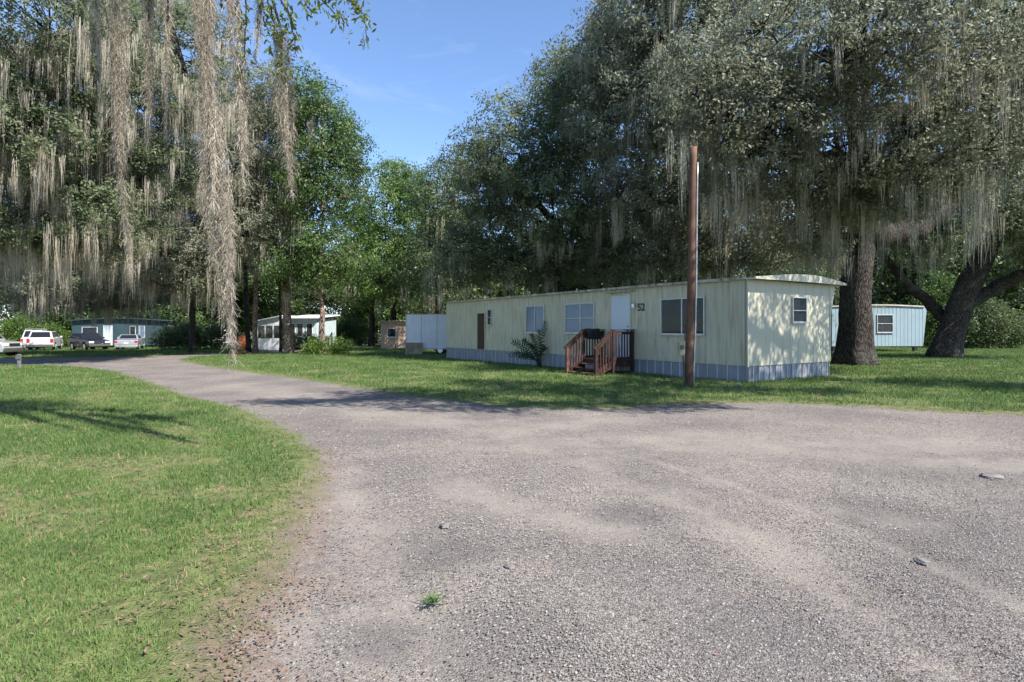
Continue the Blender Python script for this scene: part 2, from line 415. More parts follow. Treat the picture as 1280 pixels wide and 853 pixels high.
def build_grass():
    pts = fan(1150000, 1.9, 75, .35)
    d = lawn_d(pts)
    n = fbm(pts[:, 0], pts[:, 1], 1.6, 21); n2 = fbm(pts[:, 0], pts[:, 1], 6, 33, 3)
    bare = smooth(.50, .60, n) * .75
    soft = np.where(pts[:, 0] < 1, .55, .28)
    pr = smooth(-.05, 1, (d + (n - .47) * 1.3 + (n2 - .44) * .8) / soft) * (1 - bare)
    pr = np.where(d < -.3, pr * .15, pr)
    keep = (rng.random(len(pts)) < pr) & (d > -.45) & ~in_home(pts)
    pts = pts[keep]; d = d[keep]; n = n[keep]; m = len(pts)
    sc = (np.maximum(pts[:, 1], 3) / 3) ** .52
    big = fbm(pts[:, 0], pts[:, 1], .9, 55)
    h = (.022 + .030 * rng.random(m) ** 1.5 + .06 * np.clip(big - .45, 0, 1)) * sc ** .8
    h *= np.clip(.55 + d, .5, 1)
    w = .0042 * sc * rng.uniform(.7, 1.4, m)
    a = rng.uniform(0, 2 * np.pi, m); lean = rng.uniform(.1, .9, m)
    yaw = rng.uniform(0, 2 * np.pi, m)
    z = gz(pts[:, 0], pts[:, 1], d) - .004
    base = np.column_stack([pts, z])
    sx = np.column_stack([np.cos(yaw), np.sin(yaw), np.zeros(m)]) * (w / 2)[:, None]
    ld = np.column_stack([np.cos(a), np.sin(a), np.zeros(m)])
    mid = base + ld * (h * lean * .35)[:, None] + np.array([0, 0, 1]) * (h * .6)[:, None]
    tip = base + ld * (h * lean * 1.0)[:, None] + np.array([0, 0, 1]) * (h * (1.05 - .4 * lean))[:, None]
    V = np.stack([base - sx, base + sx, mid + sx * .8, mid - sx * .8, tip], 1).reshape(-1, 3)
    i = np.arange(m)[:, None] * 5
    quads = i + np.array([[0, 1, 2, 3]]); tris = i + np.array([[3, 2, 4]])
    t = np.clip(.12 + .5 * rng.random(m) + 1.0 * (n - .47) + .25 * smooth(4.5, 2.2, pts[:, 1]), 0, .88)
    dry = rng.random(m) < .04 + np.where(pts[:, 0] < 1, .22, .06) * smooth(.50, .62, n)
    t = np.where(dry, 1, t)
    me = mesh_np('grass', V, [quads, tris], {'tint': np.repeat(t, 5)})
    tag(link('grass', me, M['grass']), 'short green lawn grass with drier patches', 'grass', kind='stuff')
build_grass()

def build_pebbles():
    pts = fan(300000, 2.0, 12, 1.3)
    d = lawn_d(pts)
    n = fbm(pts[:, 0], pts[:, 1], 1.1, 71)
    sd = np.zeros(len(pts))
    for pp, w in RUTS: sd = np.maximum(sd, np.exp(-(pathdist(pts, [gnd(*p) for p in pp]) / w) ** 2))
    keep = (d < .05) & (rng.random(len(pts)) < np.clip(.35 + 1.6 * (n - .35), .05, 1) * (1 - .85 * sd))
    pts = pts[keep]; d = d[keep]; m = len(pts)
    r = .0019 + .0055 * rng.random(m) ** 3.5
    r *= np.sqrt(np.maximum(pts[:, 1], 3) / 3)
    o = np.array([[1, 0, 0], [-1, 0, 0], [0, 1, 0], [0, -1, 0], [0, 0, 1], [0, 0, -1.]])
    f = np.array([[0, 2, 4], [2, 1, 4], [1, 3, 4], [3, 0, 4]])
    S = np.stack([r * rng.uniform(.8, 1.5, m), r * rng.uniform(.7, 1.1, m), r * rng.uniform(.5, .9, m)], 1)
    a = rng.uniform(0, 6.28, m); ca, sa = np.cos(a), np.sin(a)
    L = o[None] * S[:, None, :] + rng.normal(0, .18, (m, 6, 3)) * r[:, None, None]
    X = L[..., 0] * ca[:, None] - L[..., 1] * sa[:, None]; Y = L[..., 0] * sa[:, None] + L[..., 1] * ca[:, None]
    z = gz(pts[:, 0], pts[:, 1], d) + r * .15
    V = np.stack([X + pts[:, :1], Y + pts[:, 1:], L[..., 2] + z[:, None]], -1).reshape(-1, 3)
    t = np.clip(rng.normal(.40, .26, m), 0, .82)
    me = mesh_np('gravel', V, (np.arange(m)[:, None, None] * 6 + f[None]).reshape(-1, 3), {'tint': np.repeat(t, 6)})
    tag(link('gravel', me, M['pebble']), 'loose grey gravel strewn over the driveway', 'gravel', kind='stuff')
build_pebbles()

def leaf_quads(pos, L, W, up=.8, rg=rng, hang=0.0, out=None):
    m = len(pos)
    n = rg.normal(0, 1 if out is None else .6, (m, 3)) + np.array([0, 0, up])
    if out is not None: n = n + out
    n /= np.linalg.norm(n, axis=1)[:, None]
    q = rg.normal(0, 1, (m, 3)) - np.array([0, 0, hang])
    t = np.cross(n, np.cross(q, n)); t /= np.maximum(np.linalg.norm(t, axis=1), 1e-6)[:, None]
    b = np.cross(n, t)
    L = np.asarray(L)[:, None]; W = np.asarray(W)[:, None]
    V = np.stack([pos, pos + t * L * .45 + b * W * .5 + n * L * .06, pos + t * L, pos + t * L * .45 - b * W * .5 + n * L * .06], 1).reshape(-1, 3)
    return V, (np.arange(m)[:, None] * 4 + np.arange(4)[None])

def build_litter():
    p1 = fan(70000, 2.0, 16, .98, .95); d = lawn_d(p1)
    pr = np.exp(-((d + .12) / .32) ** 2) * np.where(p1[:, 0] < 1, .42, .18) * smooth(.40, .60, fbm(p1[:, 0], p1[:, 1], 1.4, 91)) * (1 + .5 * smooth(5, 2.8, p1[:, 1])) + .006
    pr = np.where((d > .25) & (p1[:, 0] < 1), pr + .30 * smooth(.50, .60, fbm(p1[:, 0], p1[:, 1], 1.6, 21)), pr)
    p1 = p1[rng.random(len(p1)) < pr]; d = lawn_d(p1); m = len(p1)
    sc = np.sqrt(np.maximum(p1[:, 1], 3) / 3)
    pos = np.column_stack([p1, gz(p1[:, 0], p1[:, 1], d) + .006 + .02 * (d > .1)])
    V, f = leaf_quads(pos, rng.uniform(.012, .042, m) * sc, rng.uniform(.005, .016, m) * sc, 5)
    me = mesh_np('leaf_litter', V, f, {'tint': np.repeat(rng.random(m), 4)})
    tag(link('leaf_litter', me, M['litter']), 'dry reddish brown fallen leaves along the lawn edge', 'fallen leaves', kind='stuff')
build_litter()

# ------------------------------------------------------------------ trees
def strands(anch, nper, spread, lmin, lmax, w, seg=5, wob=.05, rg=rng):
    """hanging ribbons of moss below each anchor point"""
    nb = 5                                                  # bunches in a tuft
    an = np.repeat(anch, nb, 0) + rg.normal(0, 1, (len(anch) * nb, 3)) * np.array([spread * 1.6, spread * 1.6, spread])
    na = len(an); nper = max(5, int(nper * 2.2 / nb))
    lam = np.repeat(rg.uniform(lmin, lmax, len(anch)), nb) * rg.uniform(.3, 1, na)
    A_ = np.repeat(an, nper, 0); L = np.repeat(lam, nper) * rg.uniform(.2, 1, na * nper) ** .7
    m = len(A_); sp = spread * .42
    off = rg.normal(0, 1, (m, 3)) * np.array([sp, sp, sp * 1.2])
    top = A_ + off
    a = rg.uniform(0, np.pi, m); sx = np.column_stack([np.cos(a), np.sin(a), np.zeros(m)])
    ws = w * rg.uniform(.5, 1.5, m)
    tt = np.linspace(0, 1, seg + 1)
    pull = -off * np.array([1, 1, 0]) * .4                 # strands draw together towards the tip
    drift = np.zeros((m, 2)); rows = []
    for i, t in enumerate(tt):
        if i: drift = drift + rg.normal(0, wob, (m, 2)) * (L / seg)[:, None]
        c = top + pull * t; c[:, :2] += drift; c[:, 2] = top[:, 2] - L * t
        ww = ws * (1 - .85 * t) * (.75 if i == 0 else 1) * rg.uniform(.6, 1.3, m)
        rows.append(c - sx * ww[:, None] / 2); rows.append(c + sx * ww[:, None] / 2)
    V = np.stack(rows, 1).reshape(-1, 3); k = 2 * (seg + 1)
    q = np.array([[2 * i, 2 * i + 1, 2 * i + 3, 2 * i + 2] for i in range(seg)])
    f = (np.arange(m)[:, None, None] * k + q[None]).reshape(-1, 4)
    tint = np.repeat(np.clip(np.repeat(rg.uniform(.15, .85, na), nper) + rg.normal(0, .15, m), 0, 1), k)
    return V, f, tint

def bez(a, b, c, n):
    return [a * (1 - t) ** 2 + b * 2 * t * (1 - t) + c * t * t for t in np.linspace(0, 1, n)]

def limb_path(a, b, n, wob, rise, rg):
    a = np.array(a, float); b = np.array(b, float)
    m = (a + b) / 2 + np.array([0, 0, rise]) + rg.normal(0, wob, 3)
    p = bez(a, m, b, n)
    return [q + (rg.normal(0, wob * .25, 3) if 0 < i < n - 1 else 0) for i, q in enumerate(p)]

def organic_tube(mb, pts, rad, n, rg, rough=.1):
    k = len(mb.v); mb.tube([Vector(p) for p in pts], rad, n)
    for i in range(k, len(mb.v)):
        r = rad[min((i - k) // n, len(rad) - 1)]
        mb.v[i] = tuple(np.array(mb.v[i]) + rg.normal(0, r * rough, 3))

def make_tree(name, label, cat, base, trunk, lobes, leaf, bk='bark', group=None, lsize=.13, dens=1.0, clump=.5, moss=0, moss_len=(.6, 2.0), moss_w=.017,
              seed=1, extra_limbs=(), flare=1.3, mossper=22, lobe_fill=.85, limb_r=.35, up=.3, moss_mat='moss'):
    """trunk: list of (x, y, z, r) in world; lobes: (cx,cy,cz, rx,ry,rz) in world"""
    rg = np.random.default_rng(seed)
    bz = gz1(base[0], base[1])
    root = thing(name, label, cat, (base[0], base[1], bz), 0, group)
    O = np.array([base[0], base[1], bz])
    mb = MB()
    tp = [np.array(t[:3], float) for t in trunk]; tr = [t[3] for t in trunk]
    # subdivide the trunk and flare the foot
    pts, rad = [], []
    for i in range(len(tp) - 1):
        for t in np.linspace(0, 1, 6, endpoint=False):
            pts.append(tp[i] * (1 - t) + tp[i + 1] * t); rad.append(tr[i] * (1 - t) + tr[i + 1] * t)
    pts.append(tp[-1]); rad.append(tr[-1])
    ph = rg.uniform(0, 6.28, 2)
    pts = [p + np.array([math.sin(i * .55 + ph[0]) - math.sin(ph[0]), math.sin(i * .47 + ph[1]) - math.sin(ph[1]), 0]) * r * .12 for i, (p, r) in enumerate(zip(pts, rad))]
    pts[0] = pts[0] - np.array([0, 0, .25])
    rad = [r * (1 + (flare - 1) * math.exp(-max(0, p[2] - bz) / (.9 * tr[0] + .05))) for p, r in zip(pts, rad)]
    k0 = len(mb.v); nt_ = 18
    mb.tube([Vector(p - O) for p in pts], rad, nt_)
    lob_ = rg.uniform(0, 6.28, 3)
    for i in range(k0, len(mb.v)):                          # fluted, root-footed cross-section
        ri = min((i - k0) // nt_, len(pts) - 1); a_ = 2 * math.pi * ((i - k0) % nt_) / nt_; foot = math.exp(-max(0, pts[ri][2] - bz) / (1.0 * tr[0] + .05))
        q = np.array(mb.v[i]); ax_ = pts[ri] - O; dv = q - ax_
        kk_ = 1 + (.05 + .22 * foot) * math.sin(5 * a_ + lob_[0] + ri * .12) + .05 * math.sin(3 * a_ + lob_[1] + ri * .3) + rg.normal(0, .025)
        mb.v[i] = tuple(ax_ + dv * kk_)
    top = pts[-1]; rtop = rad[-1]
    nodes = [np.array(pts[-4:])]
    for ex in extra_limbs:
        ep = [np.array(e[:3], float) for e in ex]; er = [e[3] for e in ex]
        P_, R_ = [], []
        for i in range(len(ep) - 1):
            for t in np.linspace(0, 1, 5, endpoint=False):
                P_.append(ep[i] * (1 - t) + ep[i + 1] * t + rg.normal(0, .05, 3)); R_.append(er[i] * (1 - t) + er[i + 1] * t)
        P_.append(ep[-1]); R_.append(er[-1])
        organic_tube(mb, [p - O for p in P_], R_, 12, rg, .045); nodes.append(np.array(P_))
    allc, alls, mossanch = [], [], []
    for li, (cx, cy, cz, rx, ry, rz) in enumerate(lobes):
        c = np.array([cx, cy, cz])
        nd = np.vstack(nodes); st = nd[np.argmin(np.linalg.norm(nd - c, axis=1) + 2.0 * np.maximum(nd[:, 2] - c[2], 0))]
        n = 9; dist = np.linalg.norm(c - st)
        lp = limb_path(st, c - np.array([0, 0, rz * .25]), n, dist * .09, dist * .12, rg)
        r0 = min(rtop * .75, max(.06, limb_r * .5 * (dist / 7) ** .5)); lr = list(np.linspace(r0, .05, n))
        organic_tube(mb, [p - O for p in lp], lr, 7, rg, .05); nodes.append(np.array(lp[2:]))
        ln = [np.array(lp[3:])]
        for s in range(5):
            e = c + rg.normal(0, .45, 3) * np.array([rx, ry, rz]); a = lp[rg.integers(3, n)]
            sp = limb_path(a, e, 6, .3, .2, rg); organic_tube(mb, [p - O for p in sp], list(np.linspace(.06, .018, 6)), 4, rg, .02); ln.append(np.array(sp))
        ln = np.vstack(ln)
        vol = (rx * ry * rz) ** (1 / 3)
        nc = max(10, int(26 * lobe_fill * (rx * ry + rx * rz + ry * rz) / 3 / (clump * 2) ** 2 * 1.0))
        u = rg.normal(0, 1, (nc, 3)); u /= np.linalg.norm(u, axis=1)[:, None]
        rr = rg.uniform(.25, 1.12, nc) ** .55
        cc = c + u * rr[:, None] * np.array([rx, ry, rz])
        for q in cc[::2]:
            a = ln[np.argmin(np.linalg.norm(ln - q, axis=1))]
            mb.tube([Vector(a - O), Vector((a + q) / 2 - O + rg.normal(0, .12, 3)), Vector(q - O)], [.028, .018, .007], 3, False)
        allc.append(cc); alls.append(u)
        if moss:
            k = int(moss * nc); low = cc[np.argsort(cc[:, 2] + rg.normal(0, rz * .7, nc))[:k]]
            mossanch.append(low - np.array([0, 0, clump * .35]))
            mossanch.append(ln[rg.integers(0, len(ln), max(1, k // 3))])
    mb.build('trunk', M[bk], root, sm=True)
    cc = np.vstack(allc)
    per = int(100 * dens * (clump / .5) ** 2 * (.13 / lsize) ** 2)
    # each clump is itself a handful of small sprays
    sub = 6
    cs_ = rg.uniform(.65, 1.25, len(cc))
    sc_ = np.repeat(cc, sub, 0) + rg.normal(0, 1, (len(cc) * sub, 3)) * (clump * np.repeat(cs_, sub))[:, None] * np.array([.64, .64, .36])
    pp = max(4, per // sub)
    pos = np.repeat(sc_, pp, 0) + rg.normal(0, 1, (len(sc_) * pp, 3)) * clump * np.array([.28, .28, .20])
    m = len(pos)
    L = lsize * rg.uniform(.7, 1.35, m); W = L * rg.uniform(.38, .6, m)
    oc = np.repeat(np.repeat(np.vstack(alls), sub, 0), pp, 0) * .75 + (pos - np.repeat(cc, sub * pp, 0)) / clump * .45
    V, f = leaf_quads(pos - O, L, W, up, rg, .3, oc)
    tint = np.clip(np.repeat(rg.normal(.45, .27, len(cc)), sub * pp) + np.repeat(rg.normal(0, .14, len(sc_)), pp) + rg.normal(0, .12, m), 0, 1)
    me = mesh_np('crown', V, f, {'tint': np.repeat(tint, 4)})
    link('crown', me, M[leaf], root)
    if moss and mossanch:
        an = np.vstack(mossanch)
        V, f, t = strands(an - O, mossper, .17, moss_len[0], moss_len[1], moss_w, 5, .06, rg)
        link('hanging_moss', mesh_np('hanging_moss', V, f, {'tint': t}), M[moss_mat], root)
    return root

def lob(px, py, Y, rx, rz, ry):
    c = at(px, py, Y); return (c.x, c.y, c.z, rx / F * Y, ry, rz / F * Y)
def tr(px, py, Y, wpx):                  # trunk node from the photograph: centre, depth, width in pixels
    c = at(px, py, Y); return (c.x, c.y, c.z, wpx / F * Y / 2)
def ground_tr(px, Y, wpx):
    x = (px - 640) / F * Y; return (x, Y, gz1(x, Y), wpx / F * Y / 2)

# the great oak behind the mobile home's end
b = ground_tr(1066, 23.3, 38)
make_tree('oak_tree', 'massive moss hung live oak with thick dark trunk behind the cream mobile home end', 'tree', b[:2],
          [b, tr(1069, 380, 23.3, 33), tr(1077, 300, 23.2, 32), tr(1082, 250, 22.8, 34)],
          [lob(1000, 60, 18, 120, 85, 3), lob(1130, 50, 16.5, 125, 95, 3), lob(1250, 100, 18, 100, 95, 3), lob(1060, 185, 18.5, 115, 60, 3), lob(1185, 190, 17.5, 105, 62, 3),
           lob(945, 175, 18.5, 80, 75, 2.6), lob(960, -60, 26, 150, 60, 4), lob(1150, -70, 25, 170, 60, 4), lob(1010, 245, 22, 75, 38, 3), lob(885, 110, 17.5, 62, 72, 2), lob(1340, 20, 25, 90, 110, 4), lob(1100, 250, 20, 60, 35, 2.5), lob(1010, 300, 24.5, 60, 24, 2.5)],
          'oak_leaf_grey', lsize=.125, dens=1.0, clump=.45, moss=.075, moss_len=(.8, 3.2), mossper=38, moss_mat='moss_grey', seed=3, limb_r=.7,
          extra_limbs=[[tr(1084, 300, 23.2, 34), tr(1150, 285, 23.5, 26), tr(1190, 250, 23.5, 24), tr(1232, 140, 22.5, 20), tr(1250, 40, 21, 12)],
                       [tr(1078, 270, 23.2, 26), tr(1020, 205, 21, 16), tr(960, 175, 19.5, 12)],
                       [tr(1082, 262, 23, 28), tr(1070, 150, 21, 20), tr(1050, 40, 19.5, 12)]])
b = ground_tr(1178, 28.4, 28)
make_tree('oak_tree', 'forked live oak leaning right on the lawn beside the pale blue mobile home', 'tree', b[:2],
          [b, tr(1192, 400, 28.4, 29), tr(1216, 345, 28.2, 26), tr(1238, 300, 28, 21)],
          [lob(1250, 270, 28, 70, 40, 3), lob(1150, 285, 28.5, 60, 34, 3), lob(1330, 250, 27, 80, 70, 3.5), lob(1230, 205, 29, 70, 45, 3.5), lob(1320, 330, 27, 45, 30, 2.5)],
          'oak_leaf', lsize=.14, clump=.5, moss=.08, moss_len=(.6, 2.2), mossper=36, moss_mat='moss_grey', seed=5, limb_r=.5,
          extra_limbs=[[tr(1200, 385, 28.3, 17), tr(1235, 366, 28, 16), tr(1275, 345, 27.5, 15), tr(1320, 335, 27, 10)],
                       [tr(1186, 405, 28.6, 14), tr(1158, 375, 29.5, 13), tr(1124, 347, 30, 10), tr(1100, 310, 30, 7)]])
b = ground_tr(905, 30, 26)
make_tree('oak_tree', 'tall spreading live oak rising directly behind the cream mobile home, over the wooden pole', 'tree', b[:2],
          [b, tr(903, 340, 30, 22), tr(890, 260, 29, 20)],
          [lob(860, 55, 24, 110, 80, 3.5), lob(800, 140, 25.5, 95, 75, 3.5), lob(880, 190, 25, 95, 60, 3), lob(790, 60, 27, 60, 70, 3.5), lob(830, 245, 26.5, 100, 42, 3), lob(900, -50, 24, 120, 70, 4), lob(745, 85, 28, 40, 50, 3), lob(940, 270, 27, 80, 35, 3), lob(755, 30, 28, 26, 30, 2.5), lob(850, 312, 29, 70, 28, 3), lob(930, 318, 29, 60, 24, 2.5)],
          'oak_leaf_grey', lsize=.15, clump=.5, moss=.06, moss_len=(.8, 2.8), mossper=36, moss_mat='moss_grey', seed=8, limb_r=.6)
b = ground_tr(700, 35, 22)
make_tree('oak_tree', 'broad dark live oak with hanging moss behind the far half of the cream mobile home', 'tree', b[:2],
          [b, tr(703, 350, 35, 20), tr(695, 280, 34, 17)],
          [lob(645, 195, 31, 72, 70, 4), lob(720, 165, 31, 80, 80, 4), lob(690, 265, 30.5, 90, 50, 3.5), lob(605, 255, 33, 48, 60, 3.5), lob(780, 275, 30.5, 80, 42, 3), lob(705, 110, 32, 42, 50, 3), lob(590, 325, 34, 48, 40, 3), lob(660, 325, 33, 60, 30, 3), lob(760, 330, 32, 70, 28, 3)],
          'oak_leaf', lsize=.15, clump=.55, moss=.06, moss_len=(.8, 2.8), mossper=36, moss_mat='moss_grey', seed=12, limb_r=.55)
make_tree('oak_tree', 'unseen live oak added out of frame to the right to shade the cream home and its lawn', 'tree', (17.5, 8.0),
          [(17.5, 8, gz1(17.5, 8), .6), (17.3, 8.3, 3.2, .5), (16.6, 8.8, 5.6, .42)],  # unseen tree, added and shaped to throw dappled shade into view
          [(13.8, 12.4, 9.2, 2.3, 2.0, .8), (10.8, 11.2, 9.2, 2.3, 1.6, .8), (7.6, 8.9, 9.6, 2.1, 1.3, .9), (4.6, 7.8, 9.4, 1.9, 1.0, .8), (2.2, 7.2, 9.2, 1.4, .8, .6), (10.6, 9.2, 9.4, 1.8, 1.0, .8), (5.8, 6.3, 9.0, 1.9, .8, .6), (8.8, 6.2, 9.0, 1.8, .8, .6), (8.8, 7.7, 9.2, 1.8, .9, .7), (12.4, 8.6, 9.0, 1.9, 1.1, .8), (6.4, 10.6, 9.8, 1.6, .9, .7), (3.4, 8.6, 9.2, 1.4, .8, .6), (16.8, 10.6, 8.2, 2.0, 1.6, 1.0), (19, 8, 8, 2.4, 2.4, 1.6)],
          'oak_leaf', lsize=.13, dens=.95, clump=.36, moss=.05, moss_len=(.5, 1.2), seed=41, limb_r=.5, lobe_fill=.80)
# left side
bx0 = -27.5
make_tree('oak_tree', 'huge moss draped live oak filling the upper left, its trunk out of frame', 'tree', (bx0, 25),
          [(bx0, 25, gz1(bx0, 25), .75), (bx0 + .3, 25, 3, .65), (bx0 + .8, 25, 5.5, .55)],
          [lob(60, 30, 24, 110, 70, 3.5), lob(45, 170, 25, 80, 60, 3.5), lob(140, 120, 27, 80, 80, 3.5), lob(35, 290, 27, 70, 42, 3), lob(135, 270, 28, 75, 55, 3), lob(225, 70, 29, 75, 70, 3.5), lob(-80, 120, 25, 90, 120, 4), lob(150, -40, 32, 120, 60, 4), lob(195, 210, 30, 60, 50, 3), lob(70, 235, 29, 80, 50, 3), lob(120, 195, 29, 70, 50, 3), lob(20, 100, 25, 60, 50, 3)],
          'oak_leaf', lsize=.14, clump=.5, moss=.20, moss_len=(.8, 3.4), seed=21, limb_r=.6, mossper=40)
b = ground_tr(240, 43, 7)
make_tree('oak_tree', 'mossy live oak behind the road, left of the slender trunk group', 'tree', b[:2],
          [b, tr(240, 380, 43, 6.5), tr(243, 310, 42, 6)],
          [lob(255, 190, 38, 65, 75, 4), lob(305, 160, 40, 48, 70, 4), lob(195, 320, 37, 75, 42, 3.5), lob(300, 275, 39, 60, 52, 3.5), lob(340, 130, 40, 32, 45, 3), lob(105, 345, 40, 75, 36, 3.5), lob(250, 335, 39, 60, 40, 3), lob(35, 350, 42, 70, 34, 3), lob(130, 300, 42, 90, 50, 4), lob(210, 250, 41, 70, 60, 4), lob(20, 300, 43, 70, 50, 4), lob(110, 376, 45, 50, 15, 2.5), lob(180, 372, 45, 45, 16, 2.5)],
          'oak_leaf_grey', lsize=.17, clump=.6, moss=.14, moss_len=(.9, 3.4), moss_w=.026, seed=23, limb_r=.5, mossper=22)
# slender trunks in the middle distance
def slender(px, base_y, w, lean_px, top_y, lobes, leaf, label, bk='bark_red', seed=1, moss=.2, lsize=.18, clump=.6, name='oak_tree'):
    X, Y = gnd(px, base_y)
    make_tree(name, label, 'tree', (X, Y), [(X, Y, gz1(X, Y), w / F * Y / 2), tr(px + lean_px * .5, (base_y + top_y) / 2, Y, w * .9), tr(px + lean_px, top_y, Y, w * .75)],
              [lob(a, b_, Y + dy, c, d_, e) for a, b_, dy, c, d_, e in lobes], leaf, bk, 'slender trees beyond the lawn tip', lsize, 1.0, clump, moss, (1.0, 3.5), .026, seed, flare=1.25, limb_r=.25, mossper=20)
slender(295, 441.5, 7, -7, 330, [(285, 290, 0, 34, 30, 2.5), (300, 240, 1, 28, 34, 2.5)], 'oak_leaf', 'slim pinkish tree trunk, leftmost of the slender trunks by the white porch house', seed=31, moss=.4)
slender(311, 440.5, 6, -5, 320, [(312, 270, 1, 26, 34, 2.5)], 'oak_leaf', 'slim dark curved trunk, left of a forked looking pair beside the white porch', 'bark', 32, .4)
slender(319, 442, 6, 1, 310, [(326, 230, 0, 28, 40, 2.5)], 'green_leaf', 'slim straight trunk touching the left corner of the white porch', 'bark_red', 33, .3)
slender(351, 440, 3.6, -2, 320, [(345, 270, 2, 26, 26, 2.5)], 'oak_leaf', 'dark trunk just left of the thick reddish trunk', 'bark', 34, .3)
slender(361, 443, 10, -4, 300, [(352, 240, 0, 34, 48, 2.8), (372, 190, 1, 30, 50, 3), (362, 300, -.5, 26, 22, 2)], 'oak_leaf_grey', 'thick reddish sunlit trunk with long grey moss, right of the white porch', 'bark_red', 35, .5)
slender(403, 444, 8, 0, 385, [(403, 160, 1, 42, 55, 4), (398, 240, 0, 52, 60, 4), (412, 320, 0, 55, 42, 4), (438, 190, 2, 20, 45, 3), (385, 120, 1, 26, 28, 3), (370, 330, 1, 35, 35, 3)], 'green_leaf', 'tall dense green tree on a short visible trunk with a bush at its foot', 'bark_red', 36, .03, .2, .7, 'broadleaf_tree')
slender(464, 434, 8, 0, 380, [(480, 262, 0, 55, 45, 5), (470, 340, -1, 62, 44, 5), (500, 225, 2, 28, 26, 4), (450, 290, 1, 30, 40, 4)], 'bright_leaf', 'bright yellow green tree between the tall green tree and the dark oaks', 'bark', 37, .02, .24, .8, 'broadleaf_tree')
slender(490, 434, 8, 2, 385, [(515, 320, -1, 40, 55, 4), (520, 250, 1, 28, 35, 4)], 'green_leaf', 'mid green tree with dark trunk left of the tan house', 'bark', 38, .02, .22, .75, 'broadleaf_tree')
slender(548, 440, 9, 0, 370, [(550, 255, 0, 34, 50, 4), (545, 335, 0, 40, 50, 4), (575, 215, 1, 22, 24, 3)], 'dark_leaf', 'dark tree rising behind the white box trailer', 'bark', 39, .08, .2, .7)

# tree line far behind: a few grown trees, then copies of them
def copy_tree(o, loc, rz, sc, label=None, group=None):
    c = o.copy(); C.objects.link(c); c.location = loc; c.rotation_euler = (0, 0, rz); c.scale = sc
    if label: c['label'] = label
    if group: c['group'] = group
    for ch in o.children:
        d = ch.copy(); C.objects.link(d); d.parent = c
    return c
def bgproto(X, Y, leaf, seed, label, group):
    g = gz1(X, Y)
    return make_tree('background_tree', label, 'tree', (X, Y), [(X, Y, g, .35), (X, Y, g + 3, .3), (X + .3, Y, g + 6, .22)],
                     [(X + dx, Y + dy, g + z, r, r, r * .8) for dx, dy, z, r in [(0, 0, 10, 3.2), (-2.6, .5, 7, 2.6), (2.6, -.5, 7.2, 2.7), (.5, -2, 5, 2.5), (-1.8, -1.5, 3.6, 2.2), (2.2, -1.2, 3.4, 2.2), (0, 1.5, 7.5, 2.8), (.4, .2, 12.2, 2.0)]],
                     leaf, 'bark', group, .30, 1.0, .9, 0, (1, 3), .045, seed, mossper=10)
gl = ('dense green tree in the far row behind the parked cars and white porch house', 'trees behind the parked cars')
gm = ('shadowy dark green tree in the row behind the cream mobile home', 'trees behind the cream mobile home')
gr_ = ('leafy dark tree in the row behind the pale blue mobile home', 'trees behind the pale blue mobile home')
p1 = bgproto(-52, 68, 'green_leaf', 51, *gl); p2 = bgproto(2, 58, 'dark_leaf', 52, *gm); p3 = bgproto(-14, 74, 'bright_leaf', 53, *gl)
random.seed(3)
spots = [(-66, 66, p1, gl), (-59, 74, p2, gl), (-45, 72, p2, gl), (-38, 66, p1, gl), (-31, 70, p1, gl), (-25, 76, p2, gl), (-19.5, 82, p1, gl), (-9, 84, p1, gl), (-75, 60, p2, gl), (-64, 84, p2, gl), (-58, 80, p1, gl), (-62, 94, p1, gl), (-68, 96, p2, gl), (-54, 88, p1, gl), (-47, 84, p2, gl), (-40, 82, p1, gl), (-33, 86, p2, gl), (-72, 78, p1, gl), (-82, 72, p2, gl), (-14, 90, p2, gl), (-27, 92, p1, gl),
         (-4, 72, p1, gm), (-5.5, 55, p2, gm), (8, 55, p1, gm), (3, 66, p1, gm), (14, 68, p2, gm), (22, 70, p1, gm), (13, 52, p2, gm), (19, 56, p2, gm), (25, 60, p1, gm),
         (31, 58, p2, gr_), (36, 64, p1, gr_), (39, 54, p2, gr_), (46, 52, p1, gr_), (44, 62, p2, gr_), (53, 55, p2, gr_), (33, 72, p1, gr_), (60, 60, p1, gr_), (40, 72, p2, gr_), (50, 68, p1, gr_), (58, 70, p2, gr_)]
for x, y, p, (lb, gp) in spots:
    s = random.uniform(.85, 1.2)
    copy_tree(p, (x, y, gz1(x, y)), random.uniform(0, 6.28), (s, s, s * random.uniform(.85, 1.05)), lb, gp)

